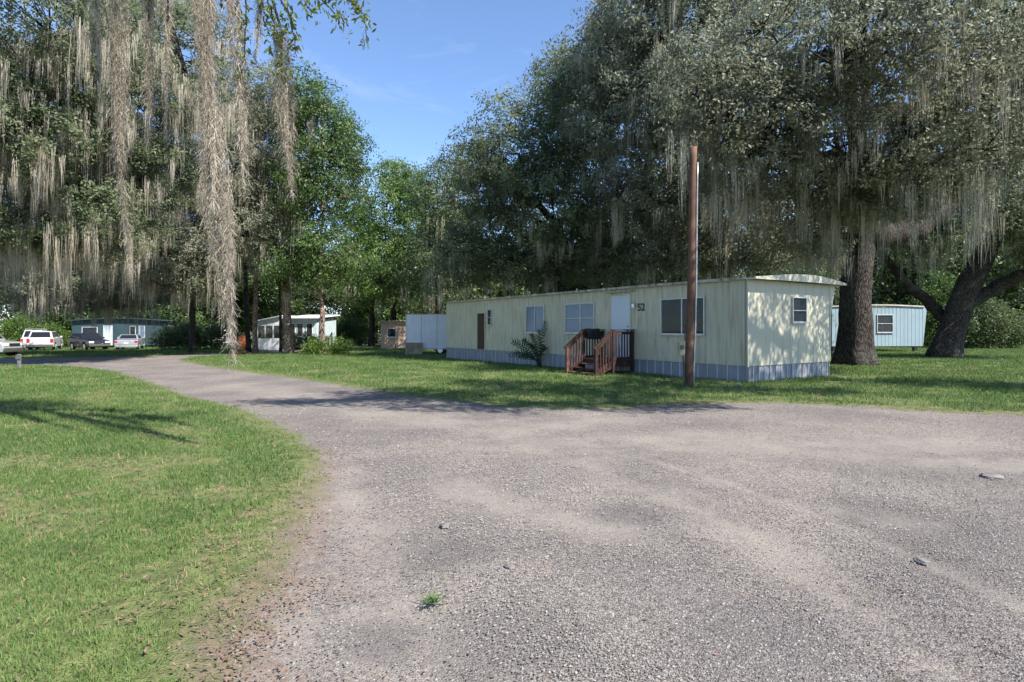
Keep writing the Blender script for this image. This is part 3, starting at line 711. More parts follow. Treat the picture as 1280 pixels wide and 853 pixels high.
# low bushes
def bush(name, label, X, Y, lobes, leaf, seed, lsize=.12, clump=.35, group=None):
    g = gz1(X, Y); rg = np.random.default_rng(seed)
    root = thing(name, label, 'bush', (X, Y, g), 0, group)
    st = MB(); allc = []
    for dx, dy, z, rx, ry, rz in lobes:
        nc = max(8, int(14 * (rx * ry + rx * rz + ry * rz) / 3 / (clump * 2) ** 2 * 2))
        u = rg.normal(0, 1, (nc, 3)); u /= np.linalg.norm(u, axis=1)[:, None]
        cc = np.array([dx, dy, z]) + u * (rg.random(nc) ** .4)[:, None] * np.array([rx, ry, rz]); cc[:, 2] = np.maximum(cc[:, 2], .08); allc.append(cc)
        for q in cc[::3]: st.tube([Vector((dx * .3, dy * .3, -.05)), Vector((dx * .7, dy * .7, z * .5)), Vector(q)], [.025, .018, .006], 4, False)
    st.build('stem', M['bark'], root)
    cc = np.vstack(allc); per = int(90 * (clump / .35) ** 2 * (.12 / lsize) ** 2)
    pos = np.repeat(cc, per, 0) + rg.normal(0, .5 * clump, (len(cc) * per, 3)); pos[:, 2] = np.maximum(pos[:, 2], .02); m = len(pos)
    V, f = leaf_quads(pos, lsize * rg.uniform(.7, 1.3, m), lsize * .5 * rg.uniform(.8, 1.2, m), .7, rg)
    t = np.clip(np.repeat(rg.normal(.45, .2, len(cc)), per) + rg.normal(0, .12, m), 0, 1)
    link('foliage', mesh_np('foliage', V, f, {'tint': np.repeat(t, 4)}), M[leaf], root)
    return root
X, Y = gnd(412, 445)
bush('bush', 'low bright green bush at the foot of the tall green tree', X, Y, [(-.9, 0, .5, .8, .6, .5), (.5, .1, .55, .9, .6, .55)], 'bright_leaf', 61)
X, Y = gnd(383, 441)
bush('hedge', 'clipped dark hedge in front of the white porch house', X, Y, [(-1, 0, .7, .8, .5, .65), (0, 0, .75, .8, .5, .7), (.9, 0, .7, .8, .5, .65)], 'dark_leaf', 62)
X, Y = gnd(468, 433)
bush('bush', 'round green bush on the far lawn, left of the tan house', X - 3, Y + 3, [(0, 0, 1.6, 2.2, 1.4, 1.6), (-1.5, 0, 1.3, 1.5, 1.2, 1.3)], 'green_leaf', 63, .2, .55)
X, Y = gnd(1258, 438)
bush('bush', 'large dark bush with shiny leaves at the right edge beyond the lawn', X, Y + 1.5, [(0, 0, 1.4, 1.8, 1.2, 1.5), (1.8, .3, 1.3, 1.6, 1.2, 1.4), (-1.6, .4, 1.0, 1.3, 1.0, 1.1), (.6, 1, 2.6, 1.6, 1.2, 1.0)], 'dark_leaf', 64, .17, .5)
bush('bush', 'tall leafy green bush behind the shiny dark bush', X - .5, Y + 6, [(0, 0, 2.2, 2.2, 1.5, 2.2), (2.5, 0, 2.6, 2, 1.5, 2.2), (1, .5, 4.6, 1.7, 1.3, 1.4)], 'green_leaf', 65, .2, .6)
X, Y = gnd(215, 439)
bush('bush', 'dark green bush between the teal house and the white car', X, Y + 2, [(0, 0, 1.3, 1.9, 1.2, 1.3), (2.2, .5, 1.1, 1.7, 1.2, 1.2), (-1.6, 0, .9, 1.2, 1, .9)], 'dark_leaf', 66, .2, .55)
X, Y = gnd(12, 437)
bush('bush', 'sunlit yellow green bush behind the silver pickup at the left edge', X, Y + 3, [(0, 0, 1.6, 1.8, 1.3, 1.6), (2, .4, 1.2, 1.5, 1.2, 1.2), (-1.8, 0, 2.0, 1.8, 1.3, 2.0)], 'bright_leaf', 67, .2, .55)
# understorey along the far edge: one mass
def understorey():
    rg = np.random.default_rng(77); cs = []
    for x0, y0, x1, y1, h, n in [(-84, 72, -28, 76, 10, 620), (-28, 76, -8, 88, 4.6, 170), (-9, 60, 30, 54, 9, 480), (28, 55, 66, 49, 8, 420)]:
        t = rg.random(n); x = x0 + (x1 - x0) * t; y = y0 + (y1 - y0) * t + rg.uniform(-1.2, 1.2, n)
        z = gbase(x, y) + h * rg.random(n) ** .8 * (.6 + .8 * vnoise(x, y, .25, 4)); cs.append(np.column_stack([x, y, z]))
    cc = np.vstack(cs); per = 110
    pos = np.repeat(cc, per, 0) + rg.normal(0, .62, (len(cc) * per, 3)); m = len(pos)
    V, f = leaf_quads(pos, .34 * rg.uniform(.7, 1.3, m), .17 * rg.uniform(.8, 1.2, m), .7, rg)
    t = np.clip(np.repeat(rg.normal(.4, .22, len(cc)), per) + rg.normal(0, .12, m), 0, 1)
    tag(link('undergrowth', mesh_np('undergrowth', V, f, {'tint': np.repeat(t, 4)}), M['dark_leaf']), 'dark undergrowth along the far edge of the park', 'undergrowth', kind='stuff')
understorey()

# ------------------------------------------------------------------ the overhanging limb with curtains of moss close to the camera
def near_tree():
    rg = np.random.default_rng(101)
    base = (-11.5, 6.0); bz = gz1(*base); O = np.array([base[0], base[1], bz])
    root = thing('oak_tree', 'nearest live oak, its limb above the frame trailing long moss over the left lawn', 'tree', (base[0], base[1], bz))
    mb = MB()
    def line(pp, n=6):
        out, rr = [], []
        for (a, b_) in zip(pp[:-1], pp[1:]):
            for t in np.linspace(0, 1, n, endpoint=False):
                out.append(np.array(a[:3]) * (1 - t) + np.array(b_[:3]) * t + rg.normal(0, .02, 3)); rr.append(a[3] * (1 - t) + b_[3] * t)
        out.append(np.array(pp[-1][:3])); rr.append(pp[-1][3]); return out, rr
    for pp, n in [([(base[0], base[1], bz - .3, .62), (-11.4, 6, 2, .48), (-11, 6.1, 4.5, .42), (-10, 6.3, 6.2, .32), (-7.5, 6.8, 6.9, .2), (-5, 7.1, 6.9, .14), (-3.2, 7.1, 6.5, .08), (-2.2, 7.0, 6.1, .04)], 12),
                  ([(-7.5, 6.8, 6.9, .12), (-6.2, 7.8, 6.7, .08), (-4.8, 8.2, 6.9, .04)], 7), ([(-4.6, 7.1, 6.85, .07), (-3.6, 7.3, 6.2, .04), (-2.9, 7.2, 5.7, .02)], 6)]:
        a, r = line(pp); organic_tube(mb, [p - O for p in a], r, n, rg, .04)
    # upper crown out of frame
    drapes = [  # list of (px, py, width px) down each drape at depth Y
        ((7.2), [(146, -40, 28), (147, 80, 24), (150, 200, 24), (158, 290, 16), (164, 345, 5)], 2300),
        ((7.6), [(186, -30, 26), (188, 70, 22), (186, 140, 14), (184, 190, 5)], 1000),
        ((7.4), [(210, -30, 18), (208, 60, 14), (206, 120, 10), (208, 180, 4)], 700),
        ((6.8), [(246, -40, 50), (252, 60, 44), (262, 150, 38), (266, 240, 40), (272, 320, 34), (282, 385, 22), (289, 430, 10), (292, 466, 4)], 6200),
        ((7.0), [(290, -30, 22), (296, 60, 24), (300, 140, 20), (303, 200, 15), (306, 245, 5)], 1500),
        ((7.1), [(352, 40, 26), (352, 110, 34), (358, 170, 26), (364, 215, 14), (366, 250, 5)], 1700),
        ((8.0), [(120, -40, 16), (122, 60, 14), (126, 120, 4)], 500),
        ((7.4), [(325, -30, 16), (322, 30, 14), (318, 80, 4)], 450)]
    VV, FF, TT = [], [], []; nb = 0; seg = 6
    for Yd, pl, n in drapes:
        py = np.array([p[1] for p in pl], float); px = np.array([p[0] for p in pl], float); pw = np.array([p[2] for p in pl], float)
        # a hanging drape is a few ropes plaited together: lump the fibres
        y = rg.random(n * 3) * (py[-1] - py[0]) + py[0]
        wv = np.interp(y, py, pw); keep = rg.random(n * 3) < wv / pw.max() + .12; y = y[keep][:n * 3]; wv = wv[keep][:n * 3]; m = len(y)
        nr = 8 if pw.max() > 30 else 5
        rope = rg.integers(0, nr, m); ph = rg.uniform(0, 6.28, (nr, 3)); end = rg.uniform(.55, .98, nr); end[0] = 1.0; end[1] = .97; offx = rg.normal(0, .17, nr); offx[0] *= .3; offy = rg.normal(0, .22, nr); rw = rg.uniform(.06, .12, nr)
        tt = (y - py[0]) / (py[-1] - py[0]); ok = tt < end[rope]; y = y[ok]; wv = wv[ok]; rope = rope[ok]; tt = tt[ok]; m = len(y)
        lump = .75 + .5 * np.sin(y / 17 + ph[rope, 1]) * np.sin(y / 7.3 + ph[rope, 2]) + .25 * np.sin(y / 41 + ph[rope, 0])
        taper = np.clip((end[rope] - tt) * 4, .15, 1)
        cx = np.interp(y, py, px) + wv * (offx[rope] * np.clip(.5 + .9 * tt, 0, 1) + .12 * np.sin(y / 58 + ph[rope, 0])) + wv * rw[rope] * lump * taper * rg.normal(0, 1, m)
        cy = Yd + wv / F * Yd * (offy[rope] + .12 * np.cos(y / 58 + ph[rope, 0]) + rw[rope] * lump * taper * rg.normal(0, 1, m))
        z = CAMZ + (HZ - y) / F * Yd; X_ = (cx - 640) / F * Yd
        L = (.03 + .20 * rg.random(m) ** 2.5) * (1 if pw.max() > 20 else .8)
        a = rg.uniform(0, 2 * np.pi, m); sx = np.column_stack([np.cos(a), np.sin(a), np.zeros(m)]) * (.0030 * rg.uniform(.6, 1.5, m))[:, None]
        p = np.column_stack([X_, cy, z]); d = rg.normal(0, .6, (m, 3)); d[:, 2] -= .75
        rows = []
        for i in range(seg + 1):
            if i:
                d += rg.normal(0, .65, (m, 3)); d[:, 2] -= .38
                p = p + d / np.linalg.norm(d, axis=1)[:, None] * (L / seg)[:, None]
            t = 1 - .6 * i / seg
            rows += [p - sx * t, p + sx * t]
        V = np.stack(rows, 1).reshape(-1, 3); k = 2 * (seg + 1)
        q = np.array([[2 * i, 2 * i + 1, 2 * i + 3, 2 * i + 2] for i in range(seg)])
        VV.append(V); FF.append((np.arange(m)[:, None, None] * k + q[None]).reshape(-1, 4) + nb); nb += len(V)
        TT.append(np.repeat(np.clip(.5 + rg.normal(0, .22, nr)[rope] + rg.normal(0, .2, m), 0, 1), k))
        # twig carrying the drape up to the limb
        t0 = np.array([(px[0] - 640) / F * Yd, Yd, CAMZ + (HZ - py[0]) / F * Yd])
        lim = np.array([[x, yy, zz] for x, yy, zz in [(-7.5, 6.8, 6.9), (-6.2, 6.95, 6.9), (-5, 7.1, 6.9), (-4, 7.1, 6.7), (-3.2, 7.1, 6.5), (-6.2, 7.8, 6.7), (-8.8, 6.5, 6.55), (-10, 6.3, 6.2)]])
        s = lim[np.argmin(np.linalg.norm(lim - t0, axis=1))]
        mb.tube([Vector(s - O), Vector((s + t0) / 2 - O + rg.normal(0, .05, 3)), Vector(t0 - O), Vector(t0 - O - np.array([0, 0, .6]))], [.03, .022, .016, .006], 5)
    link('hanging_moss', mesh_np('hanging_moss', np.vstack(VV) - O, np.vstack(FF), {'tint': np.concatenate(TT)}), M['moss_near'], root)
    # leafy twigs
    tw = [[(330, -30), (338, 20), (345, 60), (350, 100)], [(340, -20), (362, 20), (370, 60)], [(350, -30), (400, 0), (428, 25), (432, 45)], [(400, -10), (440, 0), (456, 15), (457, 60)],
          [(370, -30), (388, 5), (402, 20)], [(300, -30), (306, 20), (303, 70), (297, 110)], [(320, -20), (345, 30), (348, 45)], [(262, -20), (300, 10), (306, 35)], [(400, -25), (430, -5), (452, 4)], [(355, 5), (368, 40), (373, 78)]]
    LP = []
    for k, pl in enumerate(tw):
        Yd = 6.9 + rg.uniform(-.25, .25)
        q = [np.array(at(a, b_, Yd)) + rg.normal(0, .02, 3) for a, b_ in pl]
        fine = []
        for a, b_ in zip(q[:-1], q[1:]):
            for t in np.linspace(0, 1, 6, endpoint=False): fine.append(a * (1 - t) + b_ * t + rg.normal(0, .012, 3))
        mb.tube([Vector(p - O) for p in fine], list(np.linspace(.012, .004, len(fine))), 5)
        for p in fine[3:]:
            nl = rg.integers(4, 9) if k not in (5,) else rg.integers(3, 6)
            for _ in range(nl): LP.append(p + rg.normal(0, .055, 3))
    LP = np.array(LP); m = len(LP)
    # six-sided leaves, big enough to be read one by one
    n = rg.normal(0, 1, (m, 3)) + np.array([0, 0, .4]); n /= np.linalg.norm(n, axis=1)[:, None]
    t = np.cross(n, rg.normal(0, 1, (m, 3))); t[:, 2] -= .5; t /= np.linalg.norm(t, axis=1)[:, None]; b_ = np.cross(n, t)
    L = rg.uniform(.05, .095, m)[:, None]; W = L * rg.uniform(.36, .55, m)[:, None]
    V = np.stack([LP, LP + t * L * .3 + b_ * W * .45, LP + t * L * .7 + b_ * W * .38, LP + t * L - n * L * .15, LP + t * L * .7 - b_ * W * .38, LP + t * L * .3 - b_ * W * .45], 1).reshape(-1, 3)
    crownV = [V - O]; crownF6 = np.arange(m)[:, None] * 6 + np.arange(6)[None]
    tint = [np.repeat(rg.random(m), 6)]
    # the crown above the frame
    cc = []
    for cx, cy, cz, r in [(-10.5, 6.5, 10.5, 2.6), (-8, 5.5, 9.6, 2), (-12.5, 7, 9.5, 2.4), (-7.0, 8.2, 9.8, 1.6), (-5.2, 5.8, 8.8, 1.5), (-3.6, 6.0, 8.9, 1.2)]:
        u = rg.normal(0, 1, (60, 3)); u /= np.linalg.norm(u, axis=1)[:, None]; cc.append(np.array([cx, cy, cz]) + u * (rg.random(60) ** .4)[:, None] * r)
        organic_tube(mb, [p - O for p in limb_path((-11, 6.1, 4.5), (cx, cy, cz), 8, .3, .5, rg)], list(np.linspace(.25, .05, 8)), 8, rg, .04)
    cc = np.vstack(cc); pos = np.repeat(cc, 90, 0) + rg.normal(0, .28, (len(cc) * 90, 3))
    V4, f4 = leaf_quads(pos - O, rg.uniform(.08, .14, len(pos)), rg.uniform(.04, .07, len(pos)), .7, rg)
    crownV.append(V4); tint.append(np.repeat(rg.random(len(pos)) * .7, 4))
    link('crown', mesh_np('crown', np.vstack(crownV), [crownF6, f4 + 6 * m], {'tint': np.concatenate(tint)}), M['vine_leaf'], root)
    mb.build('trunk', M['bark'], root, sm=True)
near_tree()

# ------------------------------------------------------------------ the cream mobile home
HF = -.02
home = thing('mobile_home', 'long cream mobile home with blue grey skirting and wooden entry steps', 'mobile home', (C0[0], C0[1], HF), HA)
LEN, WID = 18.3, 4.15
ZS, ZT = .47, 2.86                              # skirt top and wall top, local
def s_of(px): k = (px - 640) / F; return (C0[0] - C0[1] * k) / (-HY[0] + HY[1] * k)
def v_of(px): k = (px - 640) / F; return (k * C0[1] - C0[0]) / (HX[0] - HX[1] * k)
def z_long(px, py): return CAMZ + (HZ - py) / F * (C0[1] + HY[1] * s_of(px)) - HF
def z_end(px, py): return CAMZ + (HZ - py) / F * (C0[1] + HX[1] * v_of(px)) - HF

def ribbed(mb, ax, a0, a1, off, sgn, z0, z1, pitch, gw, depth, inner=.10):
    """ribbed sheet standing in the plane coordinate=off; ax 'y' for the long wall, 'x' for the end"""
    pr = []; a = a0
    while a < a1 - 1e-4:
        e = min(a + pitch, a1)
        pr += [(a, 0), (max(a, e - gw), 0)]
        if e - a > gw: pr += [(e - gw * .65, depth), (e - gw * .35, depth)]
        a = e
    pr.append((a1, 0)); n = len(pr)
    def pt(t, d, z): return (off - sgn * d, t, z) if ax == 'y' else (t, off - sgn * d, z)
    vs = [pt(t, d, z0) for t, d in pr] + [pt(t, d, z1) for t, d in pr] + [pt(t, inner, z0) for t, d in pr] + [pt(t, inner, z1) for t, d in pr]
    fs = []
    for i in range(n - 1):
        fs += [(i, i + 1, n + i + 1, n + i), (2 * n + i + 1, 2 * n + i, 3 * n + i, 3 * n + i + 1), (i, 2 * n + i, 2 * n + i + 1, i + 1), (n + i, n + i + 1, 3 * n + i + 1, 3 * n + i)]
    fs += [(0, n, 3 * n, 2 * n), (n - 1, 3 * n - 1, 4 * n - 1, 2 * n - 1)]
    mb.add(vs, fs)
def zr(x): return 2.885 + .17 * math.sin(math.pi * min(max((x + .1) / (WID + .52), 0), 1) ** 1.15)     # arched roof line
mb = MB(); ribbed(mb, 'y', .004, LEN, 0, -1, ZS, ZT, .205, .045, .016); mb.box(WID - .1, WID, .1, LEN, ZS, ZT); mb.box(.1, WID - .1, LEN - .1, LEN, ZS, ZT + .02)
mb.build('side_wall', M['cream'], home)
mb = MB(); ribbed(mb, 'x', .0, WID, 0, -1, ZS, ZT + .0, .405, .03, .008)
mb.build('end_wall', M['cream_end'], home)
# corner post, flared wing and belt trim
mb = MB(); mb.box(-.008, .05, -.008, .035, ZS - .02, ZT); mb.build('corner_trim', M['fascia'], home); mb = MB()
mb.add([(WID - .002, -.01, ZS), (WID + .02, -.01, ZS), (WID + .05, -.01, 1.9), (WID + .30, -.01, ZT + .02), (WID - .002, -.01, ZT + .02), (WID - .002, .07, ZS), (WID + .02, .07, ZS), (WID + .05, .07, 1.9), (WID + .30, .07, ZT + .02), (WID - .002, .07, ZT + .02)],
       [(0, 1, 2, 3, 4), (9, 8, 7, 6, 5), (0, 5, 6, 1), (1, 6, 7, 2), (2, 7, 8, 3), (3, 8, 9, 4), (4, 9, 5, 0)])
mb.build('flared_trim', M['fascia'], home)
# skirting
def skirt(mb, rb, ax, a1, rib):
    a = .0; k = 0
    g0 = -.30
    while a < a1 - .01:
        e = min(a + rib, a1)
        if ax == 'y': mb.box(.030 + .004 * (k % 2), .05, a, e, g0, ZS - .003); rb.box(.012, .029, e - .035, e - .002, g0, ZS - .006)
        else: mb.box(a, e, .030 + .004 * (k % 2), .05, g0, ZS - .003); rb.box(e - .03, e - .002, .012, .029, g0, ZS - .006)
        a = e; k += 1
mb = MB(); rb = MB(); skirt(mb, rb, 'y', LEN, .34); skirt(mb, rb, 'x', WID, .27); mb.box(WID - .05, WID, .06, LEN, -.3, ZS - .003); mb.box(.06, WID, LEN - .05, LEN, -.3, ZS - .003)
sk = mb.build('skirting', M['skirt'], home); rb.build('rib', M['skirt_rib'], sk)
# roof
xs = list(np.linspace(-.10, WID + .42, 15))
mb = MB(); prof = [(x, zr(x)) for x in xs] + [(x, zr(x) - .05) for x in reversed(xs)]; mb.prism(prof, -.26, LEN + .06); mb.build('roof', M['roof'], home)
mb = MB()
prof = [(x, zr(x) - .003 - .05) for x in xs] + [(WID + .42, 2.83), (WID - .3, ZT - .005), (-.02, ZT - .005), (-.10, 2.84)]
top = [(x, zr(x) + .012) for x in xs]; bot = [(WID + .42, 2.835), (WID * .6, 2.85), (-.10, 2.835)]
mb.prism(top + bot, -.30, -.263); mb.build('end_fascia', M['fascia'], home, .004)
mb = MB()
for i in range(36):                                # eave strip in short lengths, a little uneven
    a = LEN * i / 36; b_ = LEN * (i + 1) / 36; j = random.uniform(-.008, .008)
    mb.box(-.120 + j, -.102, a + .003, b_ - .003, 2.855 + j * .6, 2.918 + j * .7)
mb.box(-.10, -.02, -.26, LEN + .05, 2.862, 2.870)
mb.build('eave_trim', M['roof_edge'], home)
def window(parent, ax, a0, a1, z0, z1, off=0.0, fr='alu', fw=.04, vbars=(), hbars=(), back='blind', slats=True, pane='glass', sill=True, sg=-1):
    """frame stands proud of the wall on side sg of the plane coordinate=off"""
    def bx(mb, t0, t1, d0, d1, zz0, zz1):
        o0, o1 = sorted((off + sg * d0, off + sg * d1))
        mb.box(o0, o1, t0, t1, zz0, zz1) if ax == 'y' else mb.box(t0, t1, o0, o1, zz0, zz1)
    mb = MB()
    bx(mb, a0 - fw, a0, -.02, .055, z0 - fw, z1 + fw); bx(mb, a1, a1 + fw, -.02, .055, z0 - fw, z1 + fw); bx(mb, a0, a1, -.02, .055, z1, z1 + fw); bx(mb, a0, a1, -.02, .055, z0 - fw, z0)
    for v in vbars: t = a0 + (a1 - a0) * v; bx(mb, t - .02, t + .02, .012, .05, z0, z1)
    for h in hbars: t = z0 + (z1 - z0) * h; bx(mb, a0, a1, .012, .047, t - .015, t + .015)
    w = mb.build('window', M[fr], parent, .003)
    mb = MB(); bx(mb, a0, a1, .030, .034, z0, z1); mb.build('pane', M[pane], w)
    mb = MB(); bx(mb, a0, a1, .002, .006, z0, z1)
    if slats:
        z = z0 + .02
        while z < z1 - .01: bx(mb, a0 + .01, a1 - .01, .006, .013, z, z + .028); z += .042
    mb.build('blind' if back == 'blind' else 'dark_backing', M[back], w)  # otherwise a dark board painted as the room's shade
    if sill:
        mb = MB(); bx(mb, a0 - fw - .02, a1 + fw + .02, .0, .075, z0 - fw - .025, z0 - fw - .001); mb.build('sill', M[fr], w)
    return w
def lw(p0, p1, y0, y1, **k):
    pm = (p0 + p1) / 2; return window(home, 'y', s_of(p1), s_of(p0), z_long(pm, y1), z_long(pm, y0), **k)
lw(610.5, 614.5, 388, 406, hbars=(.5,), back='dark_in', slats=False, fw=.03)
lw(659, 680.5, 383.5, 415, vbars=(.5,))
lw(708, 743, 380.5, 415.5, vbars=(.46,), hbars=(.5,))
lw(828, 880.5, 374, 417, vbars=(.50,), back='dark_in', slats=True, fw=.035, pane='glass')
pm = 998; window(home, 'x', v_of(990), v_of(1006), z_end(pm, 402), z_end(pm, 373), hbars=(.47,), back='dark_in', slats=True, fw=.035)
# doors
d0, d1 = s_of(788), s_of(765)
mb = MB(); mb.box(-.035, -.004, d0, d1, ZS + .02, z_long(776, 370)); dr = mb.build('door', M['white_door'], home, .004); dr['label'] = 'plain white entrance door'
mb = MB(); zt = z_long(776, 370)
mb.box(-.045, .0, d0 - .05, d0 - .003, ZS, zt + .05); mb.box(-.045, .0, d1 + .003, d1 + .05, ZS, zt + .05); mb.box(-.045, .0, d0 - .003, d1 + .003, zt + .003, zt + .05); mb.build('door_frame', M['fascia'], dr)
mb = MB(); mb.tube([(-.03, d0 + .08, 1.42), (-.075, d0 + .08, 1.42)], [.03, .035], 12); mb.build('handle', M['alu_dark'], dr); mb = MB(); mb.tube([(-.03, d0 + .08, 1.56), (-.05, d0 + .08, 1.56)], .028, 12); mb.build('lock', M['alu_dark'], dr)
e0, e1 = s_of(606.5), s_of(597.5)
mb = MB(); mb.box(-.035, -.004, e0, e1, ZS + .02, z_long(602, 392)); d2 = mb.build('door', M['brown_door'], home, .004); d2['label'] = 'dark brown back door'
mb = MB(); zt = z_long(602, 392); mb.box(-.045, .0, e0 - .05, e0 - .003, ZS, zt + .05); mb.box(-.045, .0, e1 + .003, e1 + .05, ZS, zt + .05); mb.box(-.045, 0, e0 - .003, e1 + .003, zt + .003, zt + .05); mb.build('door_frame', M['fascia'], d2)
mb = MB(); mb.box(-.16, -.047, s_of(794), s_of(761), z_long(776, 365.5), z_long(776, 364.3)); mb.build('drip_cap', M['roof_edge'], dr)
# porch light
ly = s_of(794); lz_ = z_long(794, 380)
mb = MB(); mb.tube([(0, ly, lz_), (-.03, ly, lz_)], .06, 14); mb.tube([(-.03, ly, lz_), (-.09, ly, lz_ + .02), (-.10, ly, lz_ - .02)], .018, 8); pl = mb.build('porch_light', M['meter'], home)
mb = MB(); mb.tube([(-.10, ly, lz_ - .16), (-.10, ly, lz_ - .12), (-.10, ly, lz_ - .02), (-.10, ly, lz_)], [.03, .06, .06, .03], 12); mb.build('lamp_shade', M['clear_lens'], pl)
# house number
def text_mesh(txt, size, ext=.006):
    cu = bpy.data.curves.new('number', 'FONT'); cu.body = txt; cu.size = size; cu.extrude = ext; cu.offset = .008
    to = bpy.data.objects.new('tmp', cu); C.objects.link(to); bpy.context.view_layer.update()
    me = bpy.data.meshes.new_from_object(to.evaluated_get(bpy.context.evaluated_depsgraph_get())); bpy.data.objects.remove(to); return me
o = link('house_number', text_mesh('52', .34), M['black'], home)
o.matrix_local = Matrix(((0, 0, -1, -.008), (-1, 0, 0, s_of(797)), (0, 1, 0, z_long(801, 388.5)), (0, 0, 0, 1)))

# wooden entry steps
def steps():
    y0, y1 = 4.28, 5.75; xo = -.97; xb = -1.70; zd = ZS - .02
    g = lambda x, y: gz1(C0[0] + x * HX[0] + y * HY[0], C0[1] + x * HX[1] + y * HY[1]) - HF - .04
    o = thing('entry_steps', 'red brown wooden entry steps with slatted railings at the white door', 'steps', (C0[0], C0[1], HF), HA)
    mb = MB()
    for i in range(7): a = xo + (i + .5) * (-.06 - xo) / 7; mb.box(a - .062, a + .062, y0 + .02, y1 - .02, zd - .04, zd)
    mb.build('deck', M['redwood'], o, .004)
    mb = MB(); mb.box(xo, -.06, y0 - .02, y0 + .018, zd - .20, zd - .002); mb.box(xo, -.06, y1 - .018, y1 + .02, zd - .20, zd - .002); mb.box(xo - .035, xo - .002, y0 - .02, y1 + .02, zd - .20, zd - .002)
    mb.box(xo, -.06, y0 - .02, y0 + .018, .02, .10)
    mb.build('deck_skirt', M['redwood'], o, .004)
    n = 3
    for i in range(1, n + 1):
        x = xo - (xb - xo) * -1 * 0 - i * (xo - xb) / n + .12; z = zd - i * zd / (n + .35)
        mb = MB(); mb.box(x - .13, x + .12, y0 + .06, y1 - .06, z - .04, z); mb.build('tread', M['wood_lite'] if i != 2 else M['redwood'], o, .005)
    for yy in (y0 + .02, y1 - .02):
        mb = MB(); mb.bar((xo - .02, yy, zd - .13), (xb - .02, yy, .02), .04, .22); mb.build('stringer', M['redwood'], o, .004)
    for yy in (y0, y1):
        lit = yy == y1  # far railing gets the paler wood as painted sunlight
        for x in (-.10, xo): mb = MB(); mb.box(x - .045, x + .045, yy - .045, yy + .045, g(x, yy), 1.42 if x > -.5 else 1.44); mb.build('post', M['redwood'], o, .005)
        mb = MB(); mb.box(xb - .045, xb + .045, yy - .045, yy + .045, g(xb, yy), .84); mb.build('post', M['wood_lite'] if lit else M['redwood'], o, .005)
        mb = MB(); mb.box(xo - .05, -.04, yy - .07, yy + .07, 1.43, 1.468); mb.build('rail_cap', M['black'] if True else M['redwood'], o, .004)
        mb = MB(); mb.box(xo + .045, -.145, yy - .02, yy + .02, 1.30, 1.40); mb.build('rail', M['redwood'], o, .004); mb = MB(); mb.box(xo + .045, -.145, yy - .02, yy + .02, zd + .02, zd + .11); mb.build('rail', M['redwood'], o, .004)
        mb = MB(); mb.bar((xo - .04, yy, 1.43), (xb - .10, yy, .84), .13, .038); mb.bar((xo - .05, yy, 1.34), (xb + .02, yy, .77), .035, .09); mb.build('handrail', M['redwood'], o, .004)
        for i in range(6): x = xo + .09 + (i + .5) * (-.145 - xo - .09) / 6; mb = MB(); mb.box(x - .018, x + .018, yy - .018, yy + .018, zd + .03, 1.31); mb.build('baluster', M['redwood'], o, .003)
        for i in range(6):
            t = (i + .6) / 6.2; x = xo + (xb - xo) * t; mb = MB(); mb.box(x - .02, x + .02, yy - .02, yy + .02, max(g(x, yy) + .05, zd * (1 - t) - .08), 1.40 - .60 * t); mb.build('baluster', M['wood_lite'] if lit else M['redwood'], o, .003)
    tag(link('door_mat', MB_mat(y1, xo), M['mat']), 'dark mat draped over the far railing of the entry steps', 'mat')
def MB_mat(y1, xo):
    mb = MB(); Mx = Matrix.Translation((C0[0], C0[1], HF)) @ Matrix.Rotation(HA, 4, 'Z')
    pr = [(y1 - .10, 1.12), (y1 - .082, 1.30), (y1 - .078, 1.475), (y1, 1.492), (y1 + .078, 1.475), (y1 + .085, 1.28), (y1 + .10, 1.15)]
    th = [(y - .012 * (1 if y < y1 else -1), z - .016) for y, z in pr]
    n = len(pr); cols = 7; vs = []
    for i in range(cols):
        x = xo + .08 + i * .10
        for y, z in pr: vs.append(Mx @ Vector((x, y + .006 * math.sin(i * 2 + z * 9), z + .01 * math.sin(i * 1.3))))
    fs = [(i * n + j, (i + 1) * n + j, (i + 1) * n + j + 1, i * n + j + 1) for i in range(cols - 1) for j in range(n - 1)]
    me = bpy.data.meshes.new('door_mat'); me.from_pydata([tuple(v) for v in vs], [], fs)
    bm = bmesh.new(); bm.from_mesh(me); bmesh.ops.solidify(bm, geom=bm.faces[:], thickness=.012); bmesh.ops.recalc_face_normals(bm, faces=bm.faces[:]); bm.to_mesh(me); bm.free()
    return me
steps()

